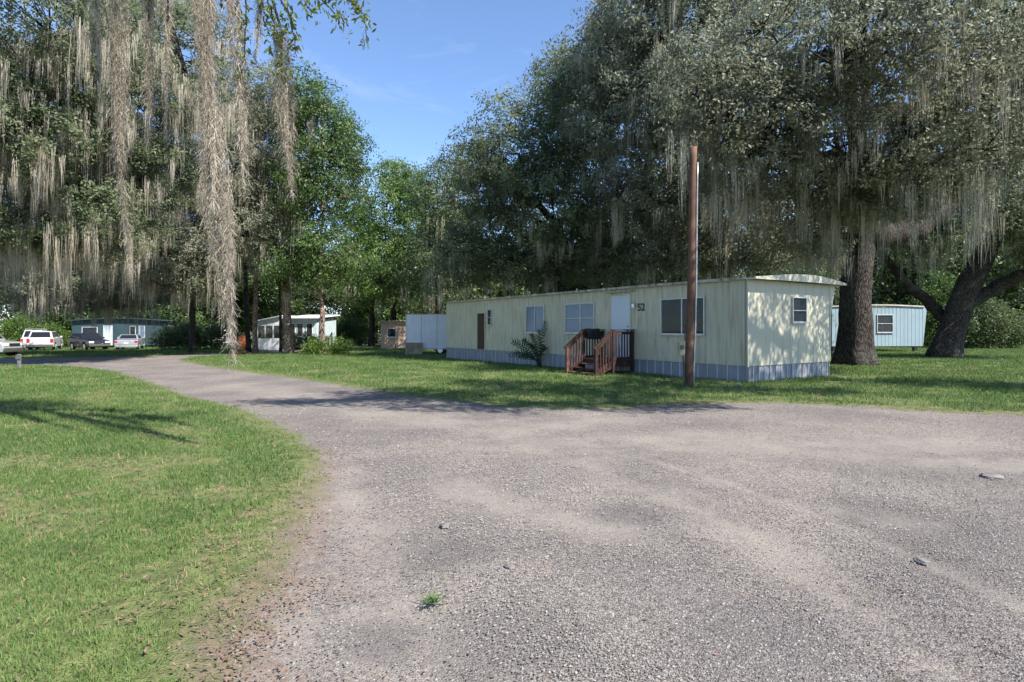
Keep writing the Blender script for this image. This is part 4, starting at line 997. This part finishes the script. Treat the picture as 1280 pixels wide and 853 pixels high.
# broad-leaved plant by the wall
def fan_plant():
    s = s_of(683); x = C0[0] - .35 * HX[0] + s * HY[0]; y = C0[1] - .35 * HX[1] + s * HY[1]; g = gz1(x, y)
    o = thing('palm_plant', 'dark feathery palm plant growing against the cream wall below the windows', 'plant', (x, y, g))
    rg = np.random.default_rng(5)
    mb = MB()
    for k in range(6): a = rg.uniform(0, 6.28); mb.tube([(math.cos(a) * .06, math.sin(a) * .06, -.05), (math.cos(a) * .12, math.sin(a) * .12, .35)], [.03, .018], 6)
    mb.build('stem', M['palm_leaf'], o)
    sx = Vector((-1, -.15, 0)); nx_ = Vector((-HX[0], -HX[1], 0))
    fr = [(1.05, 1.02, 0), (1.10, .50, .1), (-.22, 1.80, 0), (.22, 1.30, .1), (-.12, 1.45, .15), (.62, .55, .35), (-.05, .95, .5), (.55, 1.1, .1), (-.3, .8, .1)]
    for dx, dz, out in fr:
        tip = sx * dx + nx_ * out + Vector((0, 0, dz)); mid = tip * .42 + Vector((0, 0, .42))
        ax = [Vector(p) for p in bez(np.array((0, 0, .1)), np.array(mid), np.array(tip), 14)]
        m2 = MB(); m2.tube(ax, list(np.linspace(.016, .004, 14)), 5)
        for i in range(3, 14):
            t = (ax[i] - ax[i - 1]).normalized(); sd = t.cross(nx_ + Vector((0, 0, .2))).normalized(); L = .24 * math.sin(math.pi * (i - 1) / 14) + .04
            for q in (-1, 1):
                d = (sd * q + t * .55 + Vector((0, 0, -.18)) + Vector(rg.normal(0, .08, 3))).normalized(); w = t * .032
                p = ax[i]; m2.add([p - w, p + w, p + d * L * .6 + w * .9, p + d * L + t * .02, p + d * L * .6 - w * .5], [(0, 1, 2, 3, 4)])
        me_o = m2.build('frond', M['palm_leaf'], o)
        a = me_o.data.attributes.new('tint', 'FLOAT', 'POINT'); a.data.foreach_set('value', np.full(len(me_o.data.vertices), rg.uniform(.1, .9), np.float32))
fan_plant()
X, Y = s_of(664), 0
# utility pole
def pole():
    X, Y = gnd(860, 485); g = gz1(X, Y)
    o = thing('utility_pole', 'brown wooden utility pole with metal conduit standing on the lawn before the mobile home', 'pole', (X, Y, g))
    top = at(868, 184, Y) - Vector((X, Y, g)); rg = np.random.default_rng(9)
    n = 16; pts = [np.array(top) * t + np.array([.02 * math.sin(t * 5), 0, 0]) for t in np.linspace(0, 1, n)]; pts[0] = np.array((0, 0, -.2))
    mb = MB(); organic_tube(mb, pts, list(np.linspace(.112, .085, n)), 14, rg, .02); mb.build('pole_shaft', M['pole'], o, sm=True)
    mb = MB(); q = [np.array(p) + np.array([.112 - .02 * i / n, -.06, 0]) for i, p in enumerate(pts)]; mb.tube(q[0:15], .024, 8); mb.build('conduit', M['galv'], o, sm=True)
    mb = MB(); mb.box(-.24, -.09, -.07, .09, .80, 1.14); bx_ = mb.build('meter_box', M['meter'], o, .012)
    mb = MB(); mb.tube([(-.17, -.07, 1.0), (-.17, -.12, 1.0)], [.06, .05], 14); mb.build('dial', M['alu_dark'], bx_)
    mb = MB(); mb.tube([(-.10, -.08, 1.17), (-.12, -.09, 1.6)], .015, 6); mb.tube([(-.14, -.05, .78), (-.12, -.08, .3), (-.08, -.1, -.1)], .02, 6); mb.build('cable', M['black'], o)
pole()
def rock(px, py, r, label, seed, flat=.6):
    X, Y = gnd(px, py); rg = np.random.default_rng(seed)
    bm = bmesh.new(); bmesh.ops.create_icosphere(bm, subdivisions=3, radius=r)
    ph = rg.uniform(0, 6.28, 6)
    for v in bm.verts:
        n = v.co.normalized(); k = 1 + .16 * math.sin(n.x * 4 + ph[0]) * math.sin(n.y * 5 + ph[1]) + .12 * math.sin(n.z * 7 + ph[2] + n.x * 3) + rg.normal(0, .02)
        v.co = Vector((v.co.x * 1.25, v.co.y, v.co.z * flat)) * k
    me = bpy.data.meshes.new('rock'); bm.to_mesh(me); bm.free(); me.polygons.foreach_set('use_smooth', [True] * len(me.polygons))
    o = link('rock', me, M['stone']); o.location = (X, Y, gz1(X, Y) + r * flat * .25); o.rotation_euler = (0, 0, rg.uniform(0, 6)); tag(o, label, 'rock')
rock(923, 484, .085, 'pale rock in the grass right of the pole, below the home corner', 1)
rock(556, 658, .032, 'grey stone with a dark crack in the gravel, left of centre', 2)
rock(637, 708, .028, 'flat pale stone in the gravel right of the small weed', 3, .4)
rock(1240, 596, .09, 'flat whitish stone pressed into the gravel at far right', 4, .12)
rock(1152, 704, .035, 'angular grey stone among dark gravel on the right', 6, .5)
# weed tuft in the gravel
def weed():
    X, Y = gnd(540, 752); g = gz1(X, Y); rg = np.random.default_rng(4)
    mb = MB()
    for k in range(46):
        a = rg.uniform(0, 6.28); L = rg.uniform(.05, .12); b0 = Vector((rg.normal(0, .035), rg.normal(0, .018), 0)); d = Vector((math.cos(a), math.sin(a), 0)); s = Vector((-d.y, d.x, 0)) * .004
        m1 = b0 + d * L * .45 + Vector((0, 0, L * .5)); t = b0 + d * L + Vector((0, 0, L * .45)); mb.add([b0 - s, b0 + s, m1 + s, t, m1 - s], [(0, 1, 2, 3, 4)])
    o = mb.build('weed', M['grass']); o.scale = (.75, .75, .6); o.location = (X, Y, g); a = o.data.attributes.new('tint', 'FLOAT', 'POINT'); a.data.foreach_set('value', np.repeat(rg.random(46) * .5, 5).astype(np.float32))
    tag(o, 'small green weed tuft growing in the gravel drive', 'weed')
weed()

# ------------------------------------------------------------------ other buildings
def shed_box(name, label, cat, X, Y, rz, w, d, z0, h, wall, roofm, wins=(), door=None, ribs=.3, over=.15, rise=.18, trim='fascia', group=None, flare=0.0):
    """front face on local y=0 facing -y, x from 0 to w"""
    o = thing(name, label, cat, (X, Y, gz1(X, Y)), rz, group)
    mb = MB(); ribbed(mb, 'x', 0, w, 0, -1, z0, z0 + h, ribs, .04, .012); mb.box(0, .1, .1, d, z0, z0 + h); mb.box(w - .1, w, .1, d, z0, z0 + h); mb.box(.1, w - .1, d - .1, d, z0, z0 + h)
    if flare: mb.add([(w + .002, 0, z0), (w + .02, 0, z0), (w + flare, 0, z0 + h), (w + .002, 0, z0 + h), (w + .002, .1, z0), (w + .02, .1, z0), (w + flare, .1, z0 + h), (w + .002, .1, z0 + h)], [(0, 1, 2, 3), (7, 6, 5, 4), (0, 4, 5, 1), (1, 5, 6, 2), (2, 6, 7, 3), (3, 7, 4, 0)])
    mb.build('wall', M[wall], o)
    xs_ = np.linspace(-over, w + over, 13); f = lambda x: z0 + h + .01 + rise * math.sin(math.pi * (x + over) / (w + 2 * over))
    mb = MB(); mb.prism([(x, f(x) + .08) for x in xs_] + [(x, f(x)) for x in reversed(xs_)], -over, d + over); mb.build('roof', M[roofm], o)
    if rise > .06:
        mb = MB(); mb.prism([(x, f(x) - .003) for x in xs_[1:-1]] + [(w, z0 + h + .002), (0, z0 + h + .002)], -.03, .06); mb.build('gable', M[trim], o)
    for (a0, a1, b0, b1, kw) in wins: window(o, 'x', a0, a1, b0, b1, **kw)
    if door:
        a0, a1, b1, dm = door; mb = MB(); mb.box(a0, a1, -.04, -.003, z0 + .02, b1); dd = mb.build('door', M[dm], o, .004)
        mb = MB(); mb.tube([(a1 - .1, -.03, z0 + 1), (a1 - .1, -.09, z0 + 1)], .03, 8); mb.build('handle', M['alu_dark'], dd)
    if z0 > .25:
        mb = MB()
        for a in np.linspace(.3, w - .3, max(2, int(w / 2))):
            for b_ in (.3, d - .3): mb.box(a - .1, a + .1, b_ - .1, b_ + .1, -.1, z0)
        mb.build('pier', M['stone'], o)
    return o
# pale blue mobile home to the right
Yb = 36.5; xl = (1040 - 640) / F * Yb; xr = (1160 - 640) / F * Yb
g_b = gz1((xl + xr) / 2, Yb); zz = lambda py: CAMZ + (HZ - py) / F * Yb - g_b
wpx = lambda px: (px - 640) / F * Yb - xl
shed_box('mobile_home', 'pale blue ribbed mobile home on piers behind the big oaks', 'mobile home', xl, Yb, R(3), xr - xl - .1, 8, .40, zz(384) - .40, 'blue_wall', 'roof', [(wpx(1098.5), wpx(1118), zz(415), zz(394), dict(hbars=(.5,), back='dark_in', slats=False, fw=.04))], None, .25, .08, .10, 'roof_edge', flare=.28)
Yy = 52
shed_box('house', 'small yellow house partly hidden behind the leaning oak', 'house', (1150 - 640) / F * Yy, Yy, 0, 3.0, 4, .2, 2.5, 'yellow_wall', 'roof', [(.8, 1.6, 1.2, 2.1, dict(back='dark_in', slats=False))], None, .5)
Yy = 50
shed_box('shed', 'faded red shed glimpsed right of the leaning oak', 'shed', (1193 - 640) / F * Yy, Yy, 0, 1.0, 2, .1, 2.3, 'pink_wall', 'roof_edge', (), (.2, .8, 2.0, 'white_door'), .3, .06, .1)
# teal house behind the parked cars
Yt = 60; xl = (90 - 640) / F * Yt
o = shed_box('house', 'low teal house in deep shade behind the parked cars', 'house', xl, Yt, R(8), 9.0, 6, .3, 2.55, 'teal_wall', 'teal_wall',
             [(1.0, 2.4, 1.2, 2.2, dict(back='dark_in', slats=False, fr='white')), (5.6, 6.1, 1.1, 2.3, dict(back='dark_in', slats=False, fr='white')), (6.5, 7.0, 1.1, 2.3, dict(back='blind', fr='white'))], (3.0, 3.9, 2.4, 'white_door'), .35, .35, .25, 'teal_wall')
# white house with the screened porch
def porch_house():
    Yp = 50.5; xl = (321 - 640) / F * Yp; X0 = xl; g = gz1(X0, Yp)
    o = thing('house', 'white house with screened porch behind the slender trunks', 'house', (X0, Yp, g), R(-4))
    w1, w2 = 2.25, 5.2
    mb = MB(); mb.box(0, w1, -.06, .06, .0, 1.02); mb.box(0, w1, -.05, .05, 2.12, 2.45)
    mb.box(-.06, .06, .07, 4.5, 0, 1.02)
    for x in (0.06, .78, 1.5, w1 - .06): mb.box(x - .05, x + .05, -.045, .045, 1.02, 2.12)
    mb.build('porch_wall', M['white'], o)
    mb = MB(); mb.box(.1, w1 - .1, -.012, .012, 1.02, 2.12); mb.build('screen', M['screen'], o)
    mb = MB(); mb.add([(-.2, -.3, 2.44), (w1 + .05, -.3, 2.95), (w1 + .05, 5, 2.95), (-.2, 5, 2.44), (-.2, -.3, 2.52), (w1 + .05, -.3, 3.04), (w1 + .05, 5, 3.04), (-.2, 5, 2.52)], [(0, 3, 2, 1), (4, 5, 6, 7), (0, 1, 5, 4), (1, 2, 6, 5), (2, 3, 7, 6), (3, 0, 4, 7)]); mb.build('porch_roof', M['white'], o)
    mb = MB(); mb.prism([(0, 2.452), (w1, 2.452), (w1, 2.94), (.0, 2.475)], -.05, .04); mb.build('porch_gable', M['white'], o)
    mb = MB(); ribbed(mb, 'x', w1 + .05, w2, .35, -1, .3, 2.75, .28, .04, .012); mb.box(w1 + .05, w2, .5, 5, .3, 2.75); mb.build('wall', M['pale_wall'], o)
    mb = MB(); mb.add([(w1 + .06, -.1, 2.76), (w2 + .3, -.1, 2.76), (w2 + .3, 5.3, 3.1), (w1 + .06, 5.3, 3.1), (w1 + .06, -.1, 2.86), (w2 + .3, -.1, 2.86), (w2 + .3, 5.3, 3.2), (w1 + .06, 5.3, 3.2)], [(0, 3, 2, 1), (4, 5, 6, 7), (0, 1, 5, 4), (1, 2, 6, 5), (2, 3, 7, 6), (3, 0, 4, 7)]); mb.build('roof', M['white'], o)
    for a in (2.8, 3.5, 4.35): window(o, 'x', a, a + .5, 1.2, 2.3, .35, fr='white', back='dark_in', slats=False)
    mb = MB(); mb.box(.06, w1, .06, 4.4, -.1, .06); mb.build('porch_floor', M['stone'], o)
porch_house()
X, Y = (410 - 640) / F * 49, 49
def small_steps():
    o = thing('wooden_steps', 'dark wooden steps with railing at the right end of the white porch house', 'steps', (X, Y, gz1(X, Y)), 0)
    mb = MB()
    for i in range(3): mb.box(.1, 1.1, i * .28, .3 + i * .28, .12 + i * .2, .18 + i * .2)
    mb.build('tread', M['redwood'], o)
    for x in (.05, 1.15):
        mb = MB(); mb.bar((x, 0, .95), (x, .9, 1.5), .06, .06); mb.box(x - .04, x + .04, -.04, .04, 0, .95); mb.box(x - .04, x + .04, .86, .94, 0, 1.5); mb.build('railing', M['redwood'], o)
small_steps()
Yy = 50
shed_box('house', 'small tan house glimpsed left of the white box trailer', 'house', (476 - 640) / F * Yy, Yy, 0, 3.6, 5, .0, 2.25, 'tan_wall', 'roof_edge', [(.6, 1.3, 1.1, 1.8, dict(back='dark_in', slats=False, fr='white'))], None, .6, .25, .2, 'tan_wall')

def box_trailer():
    Y0 = 36.8; xl = (507 - 640) / F * Y0; g = gz1(xl, Y0)
    o = thing('box_trailer', 'white enclosed box trailer parked past the far end of the mobile home', 'trailer', (xl, Y0, g), R(2))
    mb = MB(); mb.box(0, 3.0, 0, 2.2, .42, 2.58); mb.build('body', M['white'], o, .03)
    mb = MB(); mb.box(-.02, 3.02, -.02, 2.22, .36, .418); mb.box(-.02, 3.02, -.02, 2.22, 2.582, 2.62)
    for x in (.03, 1.0, 2.0, 2.97): mb.box(x - .02, x + .02, -.014, -.002, .43, 2.57)
    mb.build('trim', M['galv'], o)
    mb = MB(); mb.bar((.2, .4, .34), (-.9, 1.1, .34), .07, .07); mb.bar((.2, 1.8, .34), (-.9, 1.1, .34), .07, .07); mb.tube([(-.85, 1.1, .62), (-.85, 1.1, .02)], .035, 8); mb.build('drawbar', M['black'], o)
    for y in (.12, 2.08):
        mb = MB(); mb.tube([(2.2, y - .1, .30), (2.2, y + .1, .30)], .30, 20); w = mb.build('wheel', M['tyre'], o, .02); mb = MB(); mb.tube([(2.2, y - .11, .30), (2.2, y + .11, .30)], .16, 14); mb.build('rim', M['rim'], w)
    p = thing('plywood_sheet', 'weathered plywood sheet leaning on the white box trailer', 'board', (xl + .05, Y0 - .55, gz1(xl, Y0 - .5)), R(2))
    mb = MB(); Mx = Matrix.Rotation(R(-22), 4, 'X'); mb.box(0, 1.1, 0, .02, 0, .85, Mx); mb.build('board', M['ply'], p)
box_trailer()

# ------------------------------------------------------------------ vehicles
def arc(cx, cz, r, n=9): return [(cx + r * math.cos(a), cz + r * math.sin(a)) for a in np.linspace(math.pi, 0, n)]
def vehicle(name, label, cat, X, Y, rz, L, W, H, paint_, kind='suv', hood=.95, group=None, rack=False):
    """x forward, origin at the middle on the ground"""
    o = thing(name, label, cat, (X, Y, gz1(X, Y)), rz, group)
    wr = .36 if kind != 'sedan' else .32; clr = .30 if kind != 'sedan' else .22
    fx, rx_ = L / 2 - .85, -L / 2 + .95
    beltz = hood + .08
    if kind == 'sedan': tail = hood + .03
    elif kind == 'pickup': tail = hood + .06
    else: tail = beltz
    low = [(-L / 2 + .05, clr + .05)] + arc(rx_, wr, wr + .07) + arc(fx, wr, wr + .07) + [(L / 2 - .06, clr + .02)]
    up = [(L / 2, clr + .25), (L / 2 - .03, hood - .22), (L / 2 - .18, hood - .06), (L / 2 - 1.15, hood + .03), (.2, beltz), (-L / 2 + .9, beltz if kind == 'suv' else tail), (-L / 2 + .04, tail - (.0 if kind != 'sedan' else .06)), (-L / 2, clr + .35)]
    mb = MB(); mb.prism(low + up, -W / 2, W / 2); mb.build('body', M[paint_], o, .055, False, 3)
    # cabin
    if kind == 'suv': b0, b1, t0, t1 = -L / 2 + .06, L / 2 - 1.15, -L / 2 + .42, L / 2 - 1.95
    elif kind == 'sedan': b0, b1, t0, t1 = -L / 2 + .75, L / 2 - 1.2, -L / 2 + 1.45, L / 2 - 2.05
    else: b0, b1, t0, t1 = -.35, L / 2 - 1.2, -.15, L / 2 - 1.85
    hw, ht = W / 2 - .06, W / 2 - .24; zb = beltz - .04
    cv = [(b0, -hw, zb), (b1, -hw, zb), (b1, hw, zb), (b0, hw, zb), (t0, -ht, H), (t1, -ht, H), (t1, ht, H), (t0, ht, H)]
    mb = MB(); mb.add(cv, [(3, 2, 1, 0), (4, 5, 6, 7), (0, 1, 5, 4), (1, 2, 6, 5), (2, 3, 7, 6), (3, 0, 4, 7)]); cab = mb.build('cabin', M[paint_], o, .06, False, 3)
    def pane(nm, q, u0, u1, v0, v1):
        a, b_, c, d = [Vector(cv[i]) for i in q]
        def at_(u, v): return (a * (1 - u) + b_ * u) * (1 - v) + (d * (1 - u) + c * u) * v
        n = (b_ - a).cross(d - a).normalized() * .008
        p = [at_(u0, v0), at_(u1, v0), at_(u1, v1), at_(u0, v1)]
        m2 = MB(); m2.add([x + n for x in p] + [x - n * .6 for x in p], [(0, 1, 2, 3), (7, 6, 5, 4), (0, 4, 5, 1), (1, 5, 6, 2), (2, 6, 7, 3), (3, 7, 4, 0)]); m2.build(nm, M['car_glass'], cab)
    pane('windshield', (1, 2, 6, 5), .07, .93, .14, .92); pane('rear_window', (3, 0, 4, 7), .08, .92, .16, .90)
    for q in ((0, 1, 5, 4), (2, 3, 7, 6)):
        f = q == (0, 1, 5, 4)
        for u0, u1 in ((.06, .30), (.33, .60), (.63, .93)) if kind == 'suv' else ((.10, .46), (.50, .90)):
            pane('side_window', q, u0 if f else 1 - u1, u1 if f else 1 - u0, .16, .90)
    for x in (fx, rx_):
        for y in (-W / 2 + .11, W / 2 - .11):
            m2 = MB(); m2.tube([(x, y - .11, wr), (x, y + .11, wr)], wr, 24); w = m2.build('wheel', M['tyre'], o, .03)
            s = math.copysign(1, y); m2 = MB(); m2.tube([(x, y + s * .100, wr), (x, y + s * .118, wr)], [wr * .64, wr * .6], 20)
            for k in range(5):
                a = 6.283 * k / 5; m2.bar((x, y + s * .122, wr), (x + math.cos(a) * wr * .56, y + s * .122, wr + math.sin(a) * wr * .56), .05, .02, (0, 1, 0))
            m2.build('rim', M['rim'], w)
    for s in (-1, 1):
        y = s * (W / 2 - .26)
        m2 = MB(); m2.box(L / 2 - .12, L / 2 + .004, y - .2, y + .2, hood - .30, hood - .14); m2.build('headlight', M['clear_lens'], o, .02)
        m2 = MB(); h0 = tail - (.42 if kind != 'sedan' else .30); y2 = s * (W / 2 - .13)
        m2.box(-L / 2 - .012, -L / 2 + .10, y2 - .11, y2 + .125, h0, h0 + (.36 if kind != 'sedan' else .2)); m2.build('taillight', M['red_lens'], o, .015)
        m2 = MB(); xm = b1 - .55; m2.box(xm - .08, xm + .08, s * (W / 2 + .10) - .10, s * (W / 2 + .10) + .10, beltz - .0, beltz + .16); m2.build('side_mirror', M[paint_], o, .03)
    m2 = MB(); m2.box(L / 2 - .10, L / 2 + .06, -W / 2 + .04, W / 2 - .04, clr + .08, clr + .30); m2.build('bumper', M['carplast'], o, .03)
    m2 = MB(); m2.box(-L / 2 - .08, -L / 2 + .10, -W / 2 + .04, W / 2 - .04, clr + .06, clr + .27); m2.build('bumper', M['carplast'] if kind != 'sedan' else M[paint_], o, .03)
    m2 = MB(); m2.box(L / 2 - .04, L / 2 + .012, -.42, .42, hood - .32, hood - .14); m2.build('grille', M['black'], o)
    m2 = MB(); m2.box(-L / 2 - .03, -L / 2 - .004, -.16, .16, clr + .36, clr + .50); m2.build('license_plate', M['plate'], o)
    if rack:
        m2 = MB()
        for s in (-1, 1): m2.bar((t0 + .1, s * (ht - .05), H + .10), (t1 - .1, s * (ht - .05), H + .10), .035, .035)
        for x in np.linspace(t0 + .15, t1 - .15, 4): m2.bar((x, -ht + .05, H + .12), (x, ht - .05, H + .12), .03, .03); m2.box(x - .02, x + .02, -ht + .03, -ht + .07, H - .02, H + .1); m2.box(x - .02, x + .02, ht - .07, ht - .03, H - .02, H + .1)
        m2.build('roof_rack', M['alu'], o)
    return o
PK = 'vehicles parked by the teal house'
def vpos(px, py): return gnd(px, py)
def ray(px, Y): return ((px - 640) / F * Y, Y)
vehicle('pickup_truck', 'silver pickup truck cut off by the left edge, front wheel showing', 'pickup truck', -35.3, 37.6, R(4), 5.4, 1.9, 1.85, 'car_champ', 'pickup', 1.04)
X, Y = ray(57, 54); vehicle('suv', 'white sport utility vehicle seen from its tailgate, third window dark', 'suv', X, Y, R(119), 4.5, 1.95, 1.78, 'car_white', 'suv', 1.08, PK)
X, Y = ray(48, 60.5); vehicle('suv', 'white sport utility vehicle with roof rack behind the first white one', 'suv', X, Y, R(116), 4.5, 1.85, 1.95, 'car_white', 'suv', 1.08, PK, True)
X, Y = ray(111, 53.5); vehicle('suv', 'black sport utility vehicle parked before the teal house', 'suv', X, Y, R(-32), 4.3, 1.8, 1.60, 'car_dark', 'suv', .98, PK)
X, Y = ray(163, 54); vehicle('car', 'silver sedan parked tail towards the road by the teal house', 'car', X, Y, R(115), 4.4, 1.8, 1.42, 'car_silver', 'sedan', .95, PK)
X, Y = ray(281, 62); vehicle('car', 'white car parked beyond the road, left of the slender trunks', 'car', X, Y, R(-72), 4.2, 1.75, 1.45, 'car_white', 'sedan', .95)
X, Y = gnd(24, 463)
def post():
    o = thing('marker_post', 'short weathered post at the lawn edge near the left frame edge', 'post', (X, Y, gz1(X, Y)))
    mb = MB(); mb.box(-.05, .05, -.05, .05, -.2, .62); mb.build('post_shaft', M['stone'], o, .01); mb = MB(); mb.box(-.09, .09, -.03, -.052 + .001, .42, .6); mb.box(-.09, .09, -.08, -.053, .42, .6); mb.build('plaque', M['alu_dark'], o)
post()
def rust_screen():
    Yq = 52; x = (291 - 640) / F * Yq
    o = thing('wooden_fence', 'rust red wooden fence panel left of the white porch', 'fence', (x, Yq, gz1(x, Yq)))
    for i in range(9): mb = MB(); mb.box(i * .15, i * .15 + .13, 0, .025, .1, 1.25 + .02 * (i % 3)); mb.build('plank', M['rust'], o)
    mb = MB(); mb.box(-.02, 1.36, .026, .07, .35, .44); mb.box(-.02, 1.36, .026, .07, .95, 1.04); mb.build('rail', M['rust'], o)
    for px in (0, 1.28): mb = MB(); mb.box(px, px + .08, .071, .15, -.1, 1.3); mb.build('post', M['rust'], o)
rust_screen()
X, Y = gnd(301, 443)
def bricks():
    rg = random.Random(4)
    for i in range(5):
        mb = MB(); mb.box(-.2, .2, -.1, .1, 0, .16); b_ = mb.build('paving_brick', M['flower'], None, .01)
        b_.location = (X - .5 + .25 * i + rg.uniform(-.05, .05), Y + rg.uniform(-.12, .12), gz1(X, Y) + (.0 if i % 2 == 0 else .10)); b_.rotation_euler = (0, R(rg.uniform(-8, 8)), rg.uniform(-.6, .6))
        tag(b_, 'terracotta brick in the small heap at the foot of the leftmost slim trunk', 'brick', 'bricks at the trunk foot')
bricks()

# ------------------------------------------------------------------ light and camera
EL, AZ = R(48), R(128)                                   # azimuth clockwise from +Y
sv = Vector((math.sin(AZ) * math.cos(EL), math.cos(AZ) * math.cos(EL), math.sin(EL)))
sun = bpy.data.lights.new('sun', 'SUN'); sun.energy = 4.8; sun.angle = R(.53); sun.color = (1, .95, .87)
so = bpy.data.objects.new('sun', sun); C.objects.link(so); so.rotation_euler = sv.to_track_quat('Z', 'Y').to_euler()
w = bpy.data.worlds.new('World'); scene.world = w; w.use_nodes = True
nt = w.node_tree; nt.nodes.clear()
sky = nt.nodes.new('ShaderNodeTexSky'); sky.sky_type = 'NISHITA'; sky.sun_disc = False; sky.sun_elevation = EL; sky.sun_rotation = AZ
sky.air_density = 1.0; sky.dust_density = .3; sky.ozone_density = 4.0; sky.altitude = 1800
bg = nt.nodes.new('ShaderNodeBackground'); bg.inputs['Strength'].default_value = .125
out = nt.nodes.new('ShaderNodeOutputWorld'); tc = nt.nodes.new('ShaderNodeTexCoord'); mp = nt.nodes.new('ShaderNodeMapping'); mp.inputs[3].default_value = (1.2, 2.2, 4.5); nt.links.new(tc.outputs['Generated'], mp.inputs[0])
cn = nt.nodes.new('ShaderNodeTexNoise'); cn.inputs['Scale'].default_value = 2.6; cn.inputs['Detail'].default_value = 8; cn.inputs['Roughness'].default_value = .62; cn.inputs['Distortion'].default_value = .6; nt.links.new(mp.outputs[0], cn.inputs['Vector'])
mr = nt.nodes.new('ShaderNodeMapRange'); mr.inputs[1].default_value = .52; mr.inputs[2].default_value = .80; mr.inputs[4].default_value = .28; nt.links.new(cn.outputs['Fac'], mr.inputs[0])
cm = nt.nodes.new('ShaderNodeMix'); cm.data_type = 'RGBA'; nt.links.new(mr.outputs[0], cm.inputs[0]); nt.links.new(sky.outputs[0], cm.inputs[6]); cm.inputs[7].default_value = (3.6, 3.8, 4.2, 1)   # thin high cloud
nt.links.new(cm.outputs[2], bg.inputs[0]); nt.links.new(bg.outputs[0], out.inputs[0])

cam = bpy.data.cameras.new('camera'); co = bpy.data.objects.new('camera', cam); C.objects.link(co)
co.location = (0, 0, CAMZ); co.rotation_euler = (R(90), 0, 0)
cam.sensor_width = 36; cam.lens = F / 1280 * 36; cam.shift_y = (HZ - 426.5) / 1280; cam.clip_end = 1500; cam.clip_start = .05
scene.camera = co
scene.view_settings.view_transform = 'Standard'; scene.view_settings.look = 'None'; scene.view_settings.gamma = 1
scene.view_settings.exposure = 1.25
scene.view_settings.use_curve_mapping = False
cy = scene.cycles
cy.max_bounces = 8; cy.diffuse_bounces = 4; cy.glossy_bounces = 3; cy.transmission_bounces = 4; cy.transparent_max_bounces = 8
cy.use_denoising = True; cy.caustics_reflective = False; cy.caustics_refractive = False; cy.sample_clamp_indirect = 6
